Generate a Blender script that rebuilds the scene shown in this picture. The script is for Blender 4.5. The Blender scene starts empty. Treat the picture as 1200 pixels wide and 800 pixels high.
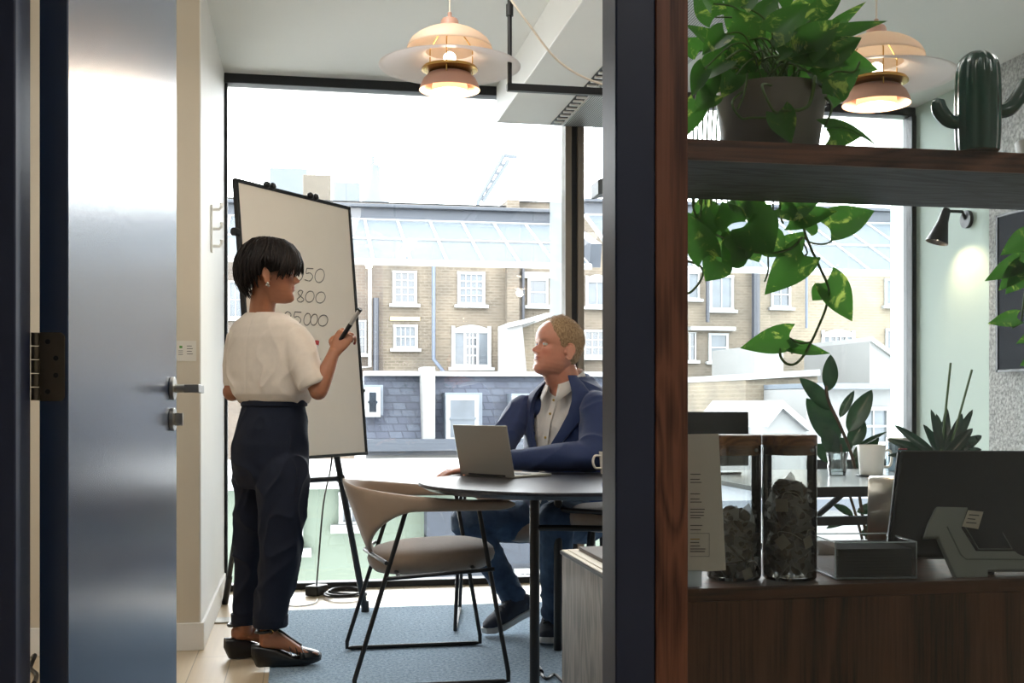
import bpy, bmesh, math, random
from math import sin, cos, pi, radians, sqrt, atan2, exp
from mathutils import Vector, Matrix, noise
random.seed(7)
S = bpy.context.scene
COL = S.collection
F = 1340.0; H0 = 1.04; YH = 470.0; A = radians(10.44); CA, SA = cos(A), sin(A)

# ---------- measuring helpers (camera frame: lateral, depth, height -> room frame) ----------
def CW(lat, d, z):
    return Vector((lat*CA + d*SA, -lat*SA + d*CA, z))
def V(px, py, d):
    return CW((px-600)/F*d, d, H0 + (YH-py)/F*d)
def VZ(px, py, z):
    return V(px, py, (H0-z)*F/(py-YH))
def dY(px, Y):
    l = (px-600)/F
    return Y/(CA - l*SA)
def VY(px, py, Y):
    return V(px, py, dY(px, Y))
def VX(px, py, X):
    l = (px-600)/F
    return V(px, py, X/(l*CA+SA))
RIGHT = Vector((CA, -SA, 0)); FWD = Vector((SA, CA, 0)); UP = Vector((0, 0, 1))
def dirc(l, d, z=0): return (RIGHT*l + FWD*d + UP*z)

# ---------- materials ----------
MATS = {}
def srgb(c):
    return tuple((x/12.92 if x <= .04045 else ((x+.055)/1.055)**2.4) for x in c)
def hexc(h):
    h = h.lstrip('#'); return srgb([int(h[i:i+2], 16)/255 for i in (0, 2, 4)])
def nt(name):
    m = bpy.data.materials.new(name); m.use_nodes = True
    t = m.node_tree; t.nodes.clear()
    o = t.nodes.new('ShaderNodeOutputMaterial'); MATS[name] = m
    return m, t, o
def setin(n, **k):
    for a, b in k.items(): n.inputs[a.replace('_', ' ')].default_value = b
def mat(name, col, rough=.5, metal=0., var=.06, scale=8., bump=0., bscale=None, spec=.5, stretch=(1, 1, 1), trans=0., sheen=0., coat=0., col2=None, sub=0., detail=4.):
    if isinstance(col, str): col = hexc(col)
    m, t, o = nt(name); N = t.nodes; L = t.links
    p = N.new('ShaderNodeBsdfPrincipled'); L.new(p.outputs[0], o.inputs[0])
    p.inputs['Roughness'].default_value = rough; p.inputs['Metallic'].default_value = metal
    p.inputs['Specular IOR Level'].default_value = spec
    p.inputs['Coat Weight'].default_value = coat
    p.inputs['Sheen Weight'].default_value = sheen
    p.inputs['Transmission Weight'].default_value = trans
    if sub: p.inputs['Subsurface Weight'].default_value = sub; p.inputs['Subsurface Scale'].default_value = .01
    tc = N.new('ShaderNodeTexCoord'); mp = N.new('ShaderNodeMapping'); L.new(tc.outputs['Object'], mp.inputs[0])
    mp.inputs['Scale'].default_value = stretch
    nz = N.new('ShaderNodeTexNoise'); setin(nz, Scale=scale, Detail=detail, Roughness=.6); L.new(mp.outputs[0], nz.inputs['Vector'])
    cr = N.new('ShaderNodeValToRGB'); L.new(nz.outputs[0], cr.inputs[0])
    if col2 is None:
        c0 = [max(0, c*(1-var)) for c in col]; c1 = [min(1, c*(1+var)) for c in col]
    else:
        c0 = col; c1 = hexc(col2) if isinstance(col2, str) else col2
    cr.color_ramp.elements[0].color = (*c0, 1); cr.color_ramp.elements[1].color = (*c1, 1)
    cr.color_ramp.elements[0].position = .32; cr.color_ramp.elements[1].position = .68
    L.new(cr.outputs[0], p.inputs['Base Color'])
    if bump:
        n2 = N.new('ShaderNodeTexNoise'); setin(n2, Scale=bscale or scale*4, Detail=5); L.new(mp.outputs[0], n2.inputs['Vector'])
        b = N.new('ShaderNodeBump'); setin(b, Strength=bump, Distance=.01); L.new(n2.outputs[0], b.inputs['Height']); L.new(b.outputs[0], p.inputs['Normal'])
    return m
def wood(name, c0, c1, scale=3., rough=.45, axis='X', bump=.15, ring=9.):
    c0, c1 = hexc(c0), hexc(c1)
    m, t, o = nt(name); N = t.nodes; L = t.links
    p = N.new('ShaderNodeBsdfPrincipled'); L.new(p.outputs[0], o.inputs[0]); p.inputs['Roughness'].default_value = rough
    tc = N.new('ShaderNodeTexCoord'); mp = N.new('ShaderNodeMapping'); L.new(tc.outputs['Object'], mp.inputs[0])
    mp.inputs['Scale'].default_value = {'X': (.35, 2.2, 2.2), 'Y': (2.2, .35, 2.2), 'Z': (2.2, 2.2, .35)}[axis]
    n0 = N.new('ShaderNodeTexNoise'); setin(n0, Scale=scale, Detail=3., Distortion=.6); L.new(mp.outputs[0], n0.inputs['Vector'])
    mul = N.new('ShaderNodeMath'); mul.operation = 'MULTIPLY'; mul.inputs[1].default_value = ring; L.new(n0.outputs[0], mul.inputs[0])
    fr = N.new('ShaderNodeMath'); fr.operation = 'PINGPONG'; fr.inputs[1].default_value = .5; L.new(mul.outputs[0], fr.inputs[0])
    mp2 = N.new('ShaderNodeMapping'); L.new(tc.outputs['Object'], mp2.inputs[0])
    mp2.inputs['Scale'].default_value = {'X': (6, 190, 190), 'Y': (190, 6, 190), 'Z': (190, 190, 6)}[axis]
    n1 = N.new('ShaderNodeTexNoise'); setin(n1, Scale=1., Detail=3.); L.new(mp2.outputs[0], n1.inputs['Vector'])
    ad = N.new('ShaderNodeMath'); ad.operation = 'ADD'; L.new(fr.outputs[0], ad.inputs[0]); L.new(n1.outputs[0], ad.inputs[1])
    cr = N.new('ShaderNodeValToRGB'); L.new(ad.outputs[0], cr.inputs[0])
    cr.color_ramp.elements[0].position = .38; cr.color_ramp.elements[0].color = (*c0, 1)
    cr.color_ramp.elements[1].position = .95; cr.color_ramp.elements[1].color = (*c1, 1)
    L.new(cr.outputs[0], p.inputs['Base Color'])
    b = N.new('ShaderNodeBump'); setin(b, Strength=bump, Distance=.004); L.new(ad.outputs[0], b.inputs['Height']); L.new(b.outputs[0], p.inputs['Normal'])
    return m
def thin_glass(name, tint=(1, 1, 1), ior=1.45, rough=.0, gain=1.):
    m, t, o = nt(name); N = t.nodes; L = t.links
    tr = N.new('ShaderNodeBsdfTransparent'); tr.inputs[0].default_value = (*tint, 1)
    gl = N.new('ShaderNodeBsdfGlossy'); gl.inputs['Roughness'].default_value = rough
    fr = N.new('ShaderNodeFresnel'); fr.inputs[0].default_value = ior
    ml = N.new('ShaderNodeMath'); ml.operation = 'MULTIPLY'; ml.use_clamp = True; ml.inputs[1].default_value = gain; L.new(fr.outputs[0], ml.inputs[0])
    # faint uneven grime keeps the pane from being perfectly clean
    mx = N.new('ShaderNodeMixShader'); L.new(ml.outputs[0], mx.inputs[0]); L.new(tr.outputs[0], mx.inputs[1]); L.new(gl.outputs[0], mx.inputs[2])
    L.new(mx.outputs[0], o.inputs[0]); return m
def emit(name, col, st):
    m, t, o = nt(name); e = t.nodes.new('ShaderNodeEmission'); e.inputs[0].default_value = (*col, 1); e.inputs[1].default_value = st
    t.links.new(e.outputs[0], o.inputs[0]); return m
def translucent(name, col, rough=.4, mix=.5, alpha=0.):
    if isinstance(col, str): col = hexc(col)
    m, t, o = nt(name); N = t.nodes; L = t.links
    p = N.new('ShaderNodeBsdfPrincipled'); p.inputs['Base Color'].default_value = (*col, 1); p.inputs['Roughness'].default_value = rough
    q = N.new('ShaderNodeBsdfTranslucent'); q.inputs[0].default_value = (*col, 1)
    mx = N.new('ShaderNodeMixShader'); mx.inputs[0].default_value = mix; L.new(p.outputs[0], mx.inputs[1]); L.new(q.outputs[0], mx.inputs[2])
    last = mx
    if alpha:
        tr = N.new('ShaderNodeBsdfTransparent'); m2 = N.new('ShaderNodeMixShader'); m2.inputs[0].default_value = alpha
        L.new(mx.outputs[0], m2.inputs[1]); L.new(tr.outputs[0], m2.inputs[2]); last = m2
    L.new(last.outputs[0], o.inputs[0]); return m
def leaf_mat(name, c0, c1, rough=.35, mix=.35, scale=14., lo=.5, hi=.62):
    c0, c1 = hexc(c0), hexc(c1)
    m, t, o = nt(name); N = t.nodes; L = t.links
    tc = N.new('ShaderNodeTexCoord'); nz = N.new('ShaderNodeTexNoise'); setin(nz, Scale=scale, Detail=5., Roughness=.7, Distortion=1.2)
    L.new(tc.outputs['Object'], nz.inputs['Vector'])
    cr = N.new('ShaderNodeValToRGB'); cr.color_ramp.elements[0].position = lo; cr.color_ramp.elements[1].position = hi
    cr.color_ramp.elements[0].color = (*c0, 1); cr.color_ramp.elements[1].color = (*c1, 1); L.new(nz.outputs[0], cr.inputs[0])
    p = N.new('ShaderNodeBsdfPrincipled'); p.inputs['Roughness'].default_value = rough; L.new(cr.outputs[0], p.inputs['Base Color'])
    q = N.new('ShaderNodeBsdfTranslucent')
    hs = N.new('ShaderNodeHueSaturation'); hs.inputs['Value'].default_value = 1.4; hs.inputs['Saturation'].default_value = 1.0; L.new(cr.outputs[0], hs.inputs['Color']); L.new(hs.outputs[0], q.inputs[0])
    mx = N.new('ShaderNodeMixShader'); mx.inputs[0].default_value = mix; L.new(p.outputs[0], mx.inputs[1]); L.new(q.outputs[0], mx.inputs[2]); L.new(mx.outputs[0], o.inputs[0])
    return m
def brick(name, c1, c2, mortar, scale=1., rough=.9):
    m, t, o = nt(name); N = t.nodes; L = t.links
    p = N.new('ShaderNodeBsdfPrincipled'); p.inputs['Roughness'].default_value = rough
    tc = N.new('ShaderNodeTexCoord'); sp = N.new('ShaderNodeSeparateXYZ'); cb = N.new('ShaderNodeCombineXYZ')
    L.new(tc.outputs['Object'], sp.inputs[0])
    add = N.new('ShaderNodeMath'); add.operation = 'ADD'; L.new(sp.outputs[0], add.inputs[0]); L.new(sp.outputs[1], add.inputs[1])
    L.new(add.outputs[0], cb.inputs[0]); L.new(sp.outputs[2], cb.inputs[1])
    b = N.new('ShaderNodeTexBrick'); L.new(cb.outputs[0], b.inputs['Vector'])
    b.inputs['Color1'].default_value = (*hexc(c1), 1); b.inputs['Color2'].default_value = (*hexc(c2), 1); b.inputs['Mortar'].default_value = (*hexc(mortar), 1)
    setin(b, Scale=scale, Mortar_Size=.012, Brick_Width=.24, Row_Height=.085)
    nz = N.new('ShaderNodeTexNoise'); setin(nz, Scale=.7, Detail=6.); L.new(tc.outputs['Object'], nz.inputs['Vector'])
    cr = N.new('ShaderNodeValToRGB'); cr.color_ramp.elements[0].color = (.62, .62, .62, 1); cr.color_ramp.elements[1].color = (1.25, 1.2, 1.12, 1)
    cr.color_ramp.elements[0].position = .3; cr.color_ramp.elements[1].position = .7; L.new(nz.outputs[0], cr.inputs[0])
    mx = N.new('ShaderNodeMix'); mx.data_type = 'RGBA'; mx.blend_type = 'MULTIPLY'; mx.inputs[0].default_value = 1
    L.new(b.outputs[0], mx.inputs[6]); L.new(cr.outputs[0], mx.inputs[7]); L.new(mx.outputs[2], p.inputs['Base Color'])
    L.new(p.outputs[0], o.inputs[0]); return m

# ---------- mesh builder ----------
class MB:
    def __init__(s): s.v = []; s.f = []; s.mi = []
    def add(s, vs, fs, m=0):
        b = len(s.v); s.v += [Vector(v) for v in vs]
        for f in fs: s.f.append([b+i for i in f]); s.mi.append(m)
        return s
    def box(s, a, b, m=0):
        x0, y0, z0 = (min(a[i], b[i]) for i in range(3)); x1, y1, z1 = (max(a[i], b[i]) for i in range(3))
        return s.add([(x0,y0,z0),(x1,y0,z0),(x1,y1,z0),(x0,y1,z0),(x0,y0,z1),(x1,y0,z1),(x1,y1,z1),(x0,y1,z1)],
              [(0,3,2,1),(4,5,6,7),(0,1,5,4),(1,2,6,5),(2,3,7,6),(3,0,4,7)], m)
    def hexa(s, p, m=0):   # 8 corners: bottom 4, top 4
        return s.add(p, [(0,3,2,1),(4,5,6,7),(0,1,5,4),(1,2,6,5),(2,3,7,6),(3,0,4,7)], m)
    def obox(s, c, ex, ey, ez, m=0):  # oriented box: centre + three half vectors
        c = Vector(c); ps = []
        for k in (-1, 1):
            for i, j in ((-1,-1),(1,-1),(1,1),(-1,1)): ps.append(c+ex*i+ey*j+ez*k)
        return s.hexa(ps, m)
    def loft(s, rings, cap=True, closed=True, m=0):
        n = len(rings[0]); b = len(s.v)
        for r in rings: s.v += [Vector(q) for q in r]
        for i in range(len(rings)-1):
            for j in range(n if closed else n-1):
                k = (j+1) % n
                s.f.append([b+i*n+j, b+i*n+k, b+(i+1)*n+k, b+(i+1)*n+j]); s.mi.append(m)
        if cap and closed:
            s.f.append([b+j for j in range(n)][::-1]); s.mi.append(m)
            s.f.append([b+(len(rings)-1)*n+j for j in range(n)]); s.mi.append(m)
        return s
    def tube(s, pts, r, n=10, m=0, closed=False, flat=None, up=None, cap=True):
        pts = [Vector(p) for p in pts]; rings = []; N_ = len(pts)
        rr = r if isinstance(r, (list, tuple)) else [r]*N_
        prev = None
        for i, p in enumerate(pts):
            if closed: t = pts[(i+1) % N_]-pts[i-1]
            else: t = pts[min(i+1, N_-1)]-pts[max(i-1, 0)]
            t = t.normalized() if t.length > 1e-9 else Vector((0, 0, 1))
            if up is not None: u = Vector(up)
            elif prev is None: u = Vector((0, 0, 1)) if abs(t.z) < .9 else Vector((1, 0, 0))
            else: u = prev
            u = (u - t*u.dot(t))
            if u.length < 1e-6: u = t.orthogonal()
            u.normalize(); prev = u; w = t.cross(u)
            fu, fw = flat if flat else (1, 1)
            rings.append([p + u*(cos(2*pi*k/n)*rr[i]*fu) + w*(sin(2*pi*k/n)*rr[i]*fw) for k in range(n)])
        if closed: rings.append(rings[0]); return s.loft(rings, cap=False, m=m)
        return s.loft(rings, cap=cap, m=m)
    def cyl(s, a, b, r0, r1=None, n=20, m=0): return s.tube([a, b], [r0, r0 if r1 is None else r1], n=n, m=m)
    def lathe(s, prof, c=(0, 0, 0), n=48, m=0, ax=None, cap=False):
        c = Vector(c); rings = []
        if ax is None: X, Y_, Z = Vector((1,0,0)), Vector((0,1,0)), Vector((0,0,1))
        else:
            Z = Vector(ax).normalized(); X = Z.orthogonal().normalized(); Y_ = Z.cross(X)
        for r, z in prof: rings.append([c + X*(cos(2*pi*k/n)*r) + Y_*(sin(2*pi*k/n)*r) + Z*z for k in range(n)])
        return s.loft(rings, cap=cap, m=m)
    def prism(s, pts, off, m=0):   # planar outline extruded by vector
        n = len(pts); off = Vector(off); P = [Vector(p) for p in pts]
        return s.add(P+[p+off for p in P], [list(range(n))[::-1], list(range(n, 2*n))]+[[i, (i+1) % n, n+(i+1) % n, n+i] for i in range(n)], m)
    def ball(s, c, r, n=16, m=0, sc=(1, 1, 1), mtx=None):
        c = Vector(c); rings = []
        for i in range(1, n):
            ph = -pi/2+pi*i/n
            ring = []
            for k in range(n*2):
                q = Vector((cos(ph)*cos(pi*k/n)*r*sc[0], cos(ph)*sin(pi*k/n)*r*sc[1], sin(ph)*r*sc[2]))
                if mtx is not None: q = mtx @ q
                ring.append(c+q)
            rings.append(ring)
        return s.loft(rings, m=m)
    def xf(s, M):
        s.v = [M @ v for v in s.v]; return s
    def merge(s, o, m=None):
        b = len(s.v); s.v += o.v
        for f, k in zip(o.f, o.mi): s.f.append([b+i for i in f]); s.mi.append(k if m is None else m)
        return s
WM = {}
def wmat(o):
    return WM[o.name] if o is not None and o.name in WM else Matrix.Identity(4)
def build(name, mb, mats, parent=None, smooth=False, bevel=0, world=True, seg=2, angle=35, solid=0, sub=0, doubles=False):
    if not isinstance(mats, (list, tuple)): mats = [mats]
    me = bpy.data.meshes.new(name)
    Mi = wmat(parent).inverted() if (parent is not None and world) else Matrix.Identity(4)
    me.from_pydata([tuple(Mi @ v) for v in mb.v], [], mb.f); me.update()
    for m in mats: me.materials.append(m)
    for p, k in zip(me.polygons, mb.mi): p.material_index = k
    bm = bmesh.new(); bm.from_mesh(me)
    if doubles: bmesh.ops.remove_doubles(bm, verts=bm.verts, dist=1e-5)
    bmesh.ops.recalc_face_normals(bm, faces=bm.faces)
    bm.to_mesh(me); bm.free()
    o = bpy.data.objects.new(name, me); COL.objects.link(o)
    if parent is not None: o.parent = parent
    WM[o.name] = wmat(parent) if parent is not None else Matrix.Identity(4)
    if parent is None: WM[o.name] = Matrix.Identity(4)
    if solid:
        md = o.modifiers.new('s', 'SOLIDIFY'); md.thickness = solid; md.offset = 0
    if bevel:
        md = o.modifiers.new('b', 'BEVEL'); md.width = bevel; md.segments = seg; md.limit_method = 'ANGLE'; md.angle_limit = radians(40)
    if sub:
        md = o.modifiers.new('u', 'SUBSURF'); md.levels = sub; md.render_levels = sub
    if smooth or bevel or sub:
        for p in me.polygons: p.use_smooth = True
        if not sub or not smooth: smooth_angle(me, angle)
    return o
def smooth_angle(me, ang):
    bm = bmesh.new(); bm.from_mesh(me)
    for e in bm.edges:
        if len(e.link_faces) == 2 and e.calc_face_angle(0) > radians(ang): e.smooth = False
    bm.to_mesh(me); bm.free()
def tag(o, label=None, cat=None, group=None, kind=None):
    if label: o['label'] = label
    if cat: o['category'] = cat
    if group: o['group'] = group
    if kind: o['kind'] = kind
    return o
def thing(name, label, cat, loc=(0, 0, 0), rz=0, group=None):
    o = bpy.data.objects.new(name, None); COL.objects.link(o); o.empty_display_size = .05
    o.location = Vector(loc); o.rotation_euler = (0, 0, rz)
    WM[o.name] = Matrix.Translation(Vector(loc)) @ Matrix.Rotation(rz, 4, 'Z')
    return tag(o, label, cat, group)
def dup(root, loc, rz=0, label=None, group=None):
    def rec(o, par):
        c = o.copy(); COL.objects.link(c)
        if par is not None: c.parent = par
        for ch in [x for x in bpy.data.objects if x.parent == o]: rec(ch, c)
        return c
    r = rec(root, None); r.location = Vector(loc); r.rotation_euler = (0, 0, rz)
    if label: r['label'] = label
    if group: r['group'] = group
    WM[r.name] = Matrix.Translation(Vector(loc)) @ Matrix.Rotation(rz, 4, 'Z')
    return r
def struct(name, mb, m, parent=None, **k):
    o = build(name, mb, m, parent, **k)
    if parent is None: o['kind'] = 'structure'
    return o
def remesh(mb, voxel, smooth=4, fac=.5):
    """union of overlapping closed shells as one continuous skin"""
    me = bpy.data.meshes.new('tmp'); me.from_pydata([tuple(v) for v in mb.v], [], mb.f); me.update()
    bm = bmesh.new(); bm.from_mesh(me); bmesh.ops.recalc_face_normals(bm, faces=bm.faces); bm.to_mesh(me); bm.free()
    o = bpy.data.objects.new('tmp', me); COL.objects.link(o)
    r = o.modifiers.new('r', 'REMESH'); r.mode = 'VOXEL'; r.voxel_size = voxel
    if smooth:
        sm = o.modifiers.new('s', 'SMOOTH'); sm.iterations = smooth; sm.factor = fac
    dg = bpy.context.evaluated_depsgraph_get(); dg.update()
    e = o.evaluated_get(dg); m2 = e.to_mesh()
    out = MB(); out.v = [v.co.copy() for v in m2.vertices]; out.f = [list(p.vertices) for p in m2.polygons]; out.mi = [0]*len(out.f)
    e.to_mesh_clear(); bpy.data.objects.remove(o); bpy.data.meshes.remove(me)
    return out
def vnormals(mb):
    ns = [Vector((0, 0, 0)) for _ in mb.v]
    for f in mb.f:
        a, b, c = mb.v[f[0]], mb.v[f[1]], mb.v[f[2]]
        n = (b-a).cross(c-a)
        for i in f: ns[i] += n
    return [n.normalized() if n.length > 0 else n for n in ns]
def displace(mb, fn):
    ns = vnormals(mb)
    mb.v = [v + n*fn(v, n) for v, n in zip(mb.v, ns)]
    return mb
def interp(tab, t):
    if t <= tab[0][0]: return tab[0][1]
    for (a, x), (b, y) in zip(tab, tab[1:]):
        if t <= b:
            u = (t-a)/(b-a); u = u*u*(3-2*u)*.5+u*.5
            return x+(y-x)*u
    return tab[-1][1]
def catmull(pts, k=6):
    P = [Vector(p) for p in pts]; out = []
    for i in range(len(P)-1):
        p0, p1, p2, p3 = P[max(i-1, 0)], P[i], P[i+1], P[min(i+2, len(P)-1)]
        for j in range(k):
            t = j/k
            out.append(.5*((2*p1)+(p2-p0)*t+(2*p0-5*p1+4*p2-p3)*t*t+(3*p1-p0-3*p2+p3)*t**3))
    out.append(P[-1]); return out
def ell(c, u, v, a, b, n=32, p=1.):
    c = Vector(c)
    def sg(x): return math.copysign(abs(x)**p, x)
    return [c + u*(a*sg(cos(2*pi*k/n))) + v*(b*sg(sin(2*pi*k/n))) for k in range(n)]
def limb(mb, pts, rs, n=20, k=5):
    """tapering limb through joints with radii, smooth between"""
    P = catmull([tuple(p) for p in pts], k)
    R = catmull([(r, 0, 0) for r in rs], k)
    rr = [q.x for q in R]
    # rounded ends
    t0 = (P[0]-P[1]).normalized(); t1 = (P[-1]-P[-2]).normalized()
    pre = [P[0]+t0*rr[0]*x for x in (.95, .75, .4)]; prr = [rr[0]*y for y in (.3, .66, .92)]
    post = [P[-1]+t1*rr[-1]*x for x in (.4, .75, .95)]; por = [rr[-1]*y for y in (.92, .66, .3)]
    return mb.tube(pre+P+post, prr+rr+por, n=n)
# =============== materials ===============
WHITE = mat('white_paint', '#F1EFEA', .6, var=.012, scale=3, bump=.02)
CEIL = mat('ceiling_paint', '#F0F0EC', .7, var=.01, scale=2)
CREAM = mat('cream_paint', '#D8CDB9', .55, var=.015, scale=4, bump=.02)
MINT = mat('mint_paint', '#C2D4C8', .6, var=.02, scale=2)
SPECK = mat('speckled_render', '#8F8F8D', .9, var=0, scale=60, col2='#D9D9D6', bump=.6, bscale=70, detail=2)
NAVYP = mat('navy_satin_paint', '#28324F', .42, var=.03, scale=5, spec=.5, bump=.015, bscale=60)
NAVYD = mat('navy_door_paint', '#1E3354', .24, var=.03, scale=5, spec=1.0, bump=.02, bscale=45)
BLACKM = mat('black_powder_coat', '#0E0F12', .42, var=.1, scale=20)
BLACKF = mat('black_frame', '#14181D', .5, var=.08, scale=10)
BRONZE = mat('bronze_aluminium', '#857A6C', .4, metal=.2, var=.05, scale=12)
STEEL = mat('brushed_steel', '#B6B4AE', .28, metal=1., var=.05, scale=40, stretch=(1, 1, 12))
HINGE = mat('hinge_brass_dark', '#6B6358', .4, metal=1., var=.08, scale=20)
WOODR = wood('red_brown_wood', '#4A271B', '#8A5640', 3., axis='Z')
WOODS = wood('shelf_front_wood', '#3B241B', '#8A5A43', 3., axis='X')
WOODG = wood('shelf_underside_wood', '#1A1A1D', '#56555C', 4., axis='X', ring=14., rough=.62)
WOODC = wood('counter_wood', '#23140E', '#6A4432', 1.6, axis='Z', ring=9., rough=.5)
GREYW = wood('grey_wood', '#4C4640', '#857A6E', 3., axis='Z')
FLOORM = None
def floor_mat():
    m, t, o = nt('pale_plank_floor'); N = t.nodes; L = t.links
    p = N.new('ShaderNodeBsdfPrincipled'); p.inputs['Roughness'].default_value = .35
    tc = N.new('ShaderNodeTexCoord'); mp = N.new('ShaderNodeMapping'); mp.inputs['Rotation'].default_value = (0, 0, pi/2); L.new(tc.outputs['Object'], mp.inputs[0])
    b = N.new('ShaderNodeTexBrick'); L.new(mp.outputs[0], b.inputs['Vector'])
    b.inputs['Color1'].default_value = (*hexc('#D9C7AC'), 1); b.inputs['Color2'].default_value = (*hexc('#CDB899'), 1); b.inputs['Mortar'].default_value = (*hexc('#9C8A70'), 1)
    setin(b, Scale=1., Mortar_Size=.002, Brick_Width=1.6, Row_Height=.14)
    mp2 = N.new('ShaderNodeMapping'); mp2.inputs['Scale'].default_value = (60, 3, 1); L.new(tc.outputs['Object'], mp2.inputs[0])
    nz = N.new('ShaderNodeTexNoise'); setin(nz, Scale=1., Detail=5.); L.new(mp2.outputs[0], nz.inputs['Vector'])
    cr = N.new('ShaderNodeValToRGB'); cr.color_ramp.elements[0].color = (.86, .85, .83, 1); cr.color_ramp.elements[1].color = (1.05, 1.05, 1.05, 1); L.new(nz.outputs[0], cr.inputs[0])
    mx = N.new('ShaderNodeMix'); mx.data_type = 'RGBA'; mx.blend_type = 'MULTIPLY'; mx.inputs[0].default_value = 1
    L.new(b.outputs[0], mx.inputs[6]); L.new(cr.outputs[0], mx.inputs[7]); L.new(mx.outputs[2], p.inputs['Base Color']); L.new(p.outputs[0], o.inputs[0]); return m
FLOORM = floor_mat()
GLASS = thin_glass('window_glass', (.985, .995, .99))
GLASSP = thin_glass('partition_glass', (.95, .965, .965), gain=.55)

# =============== room shell ===============
Hc = 2.83; YW = 6.46; XL = -.42; YP = 1.742; XR = 3.684
YS = 4.947; YM = 5.608
struct('floor', MB().box((-3.2, -2.6, -.06), (4.6, YW+.12, 0)), FLOORM)
struct('ceiling', MB().box((-3.2, -2.6, Hc), (4.6, YW+.3, Hc+.1)), CEIL)
# left side: recess behind the door, stub wall and the reveal running to the window
struct('wall_left', MB().box((-1.9, YS, 0), (XL, YW+.25, Hc)), [CREAM])
struct('wall_recess', MB().box((-1.9, YP, 0), (-1.8, YS, Hc)), WHITE)
lw = MB().box((XL, YS+.002, .0), (XL+.006, YW+.0, Hc)); struct('wall_left_reveal', lw, WHITE)
struct('baseboard_left', MB().box((-1.8, YS-.014, 0), (XL+.012, YS, .115)).box((XL+.006, YS-.014, 0), (XL+.02, YW-.12, .115)), WHITE, bevel=.003)
struct('wall_right', MB().box((XR, YM, 0), (XR+.3, YW+.25, Hc)), MINT)
struct('wall_right_render', MB().box((XR-.03, YP+.1, 0), (XR+.3, YM, Hc)), SPECK)
# corridor the picture is taken from
struct('wall_corridor_back', MB().box((-3.2, -2.6, 0), (4.6, -2.5, Hc)), WHITE)
struct('wall_corridor_left', MB().box((-3.2, -2.5, 0), (-3.1, YP, Hc)), WHITE)
struct('wall_corridor_right', MB().box((4.5, -2.5, 0), (4.6, YP+.1, Hc)), WHITE)
struct('wall_partition_left', MB().box((-3.1, YP+.01, 0), (-.47, YP+.1, Hc)), NAVYP)
struct('wall_partition_right', MB().box((XR-.03, YP, 0), (4.6, YP+.1, Hc)), WHITE)
# door frame: two jambs and head
fr = MB().box((-.50, YP, 0), (-.403, YP+.093, 2.62)).box((.487, YP, 0), (.552, YP+.083, 2.62)).box((-.403, YP, 2.55), (.487, YP+.09, 2.62))
struct('trim_1', fr, NAVYP, bevel=.003)
struct('wall_above_door', MB().box((-.5, YP+.01, 2.62), (.61, YP+.1, Hc)), NAVYP)
struct('trim_2', MB().box((.5525, YP-.002, 0), (.606, YP+.057, 2.62)), WOODR, bevel=.002)
struct('window_1', MB().box((.606, YP+.016, .0), (XR-.03, YP+.024, 2.62)), GLASSP)
struct('trim_3', MB().box((.606, YP, 2.62), (XR-.03, YP+.08, Hc)), NAVYP)

# ------- the big window -------
hb = .085
fr = MB()
fr.box((XL+.006, YW-.05, Hc-.052), (XR, YW+.05, Hc)).box((XL+.006, YW-.04, 0), (XR, YW+.05, .035))
fr.box((XL+.007, YW-.03, .03), (XL+.022, YW+.03, Hc-.05)).box((XR-.03, YW-.06, .03), (XR, YW+.05, Hc-.05))
win = struct('window_2', MB().box((XL+.02, YW+.0, .03), (XR-.02, YW+.008, Hc-.04)), GLASS)
struct('window_frame', fr, BLACKF, win, bevel=.004)
xm = VY(669, 300, YW).x
struct('mullion', MB().box((xm-.055, YW-.1, .035), (xm-.018, YW+.04, Hc-.05), 0).box((xm+.018, YW-.1, .035), (xm+.055, YW+.04, Hc-.05), 0).box((xm-.018, YW-.075, .035), (xm+.018, YW+.04, Hc-.05), 1), [BRONZE, BLACKF], win, bevel=.003)
struct('frosted_strip', MB().box((xm-.125, YW-.006, .035), (xm-.056, YW-.001, Hc-.05)), translucent('frosted_film', '#DDE6EA', mix=.6, alpha=.45), win)

# ------- ceiling service bulkhead -------
xb0 = 1.09; zb = 2.62
bk = MB().prism([(xb0, 2.7, Hc), (xb0, 2.7, zb), (1.78, 2.7, zb), (1.78, 2.7, Hc)], (0, YW-2.7-.055, 0))
struct('ceiling_bulkhead', bk, WHITE, bevel=.004)
vent = thing('air_vent', 'white perforated ceiling grille with slotted air outlet along its edge', 'vent', (1.45, 4.6, zb))
PERF = None
def perf():
    m, t, o = nt('perforated_metal'); N = t.nodes; L = t.links
    p = N.new('ShaderNodeBsdfPrincipled'); p.inputs['Roughness'].default_value = .5
    tc = N.new('ShaderNodeTexCoord'); v = N.new('ShaderNodeTexVoronoi'); v.inputs['Randomness'].default_value = 0; setin(v, Scale=85.); L.new(tc.outputs['Object'], v.inputs['Vector'])
    cr = N.new('ShaderNodeValToRGB'); cr.color_ramp.interpolation = 'EASE'
    cr.color_ramp.elements[0].position = .35; cr.color_ramp.elements[0].color = (.05, .06, .06, 1); cr.color_ramp.elements[1].position = .5; cr.color_ramp.elements[1].color = (.62, .64, .63, 1)
    L.new(v.outputs['Distance'], cr.inputs[0]); L.new(cr.outputs[0], p.inputs['Base Color']); L.new(p.outputs[0], o.inputs[0]); return m
PERF = perf()
build('grille_panel', MB().box((1.47, 2.8, zb-.012), (1.77, YW-.1, zb-.001)), PERF, vent, bevel=.002)
sl = MB().box((1.395, 2.8, zb-.006), (1.455, YW-.1, zb-.001), 0)
y = 2.82
while y < YW-.14: sl.box((1.4, y, zb-.014), (1.45, y+.02, zb-.005), 1); y += .075
build('slot_outlet', sl, [BLACKF, WHITE], vent)

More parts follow.
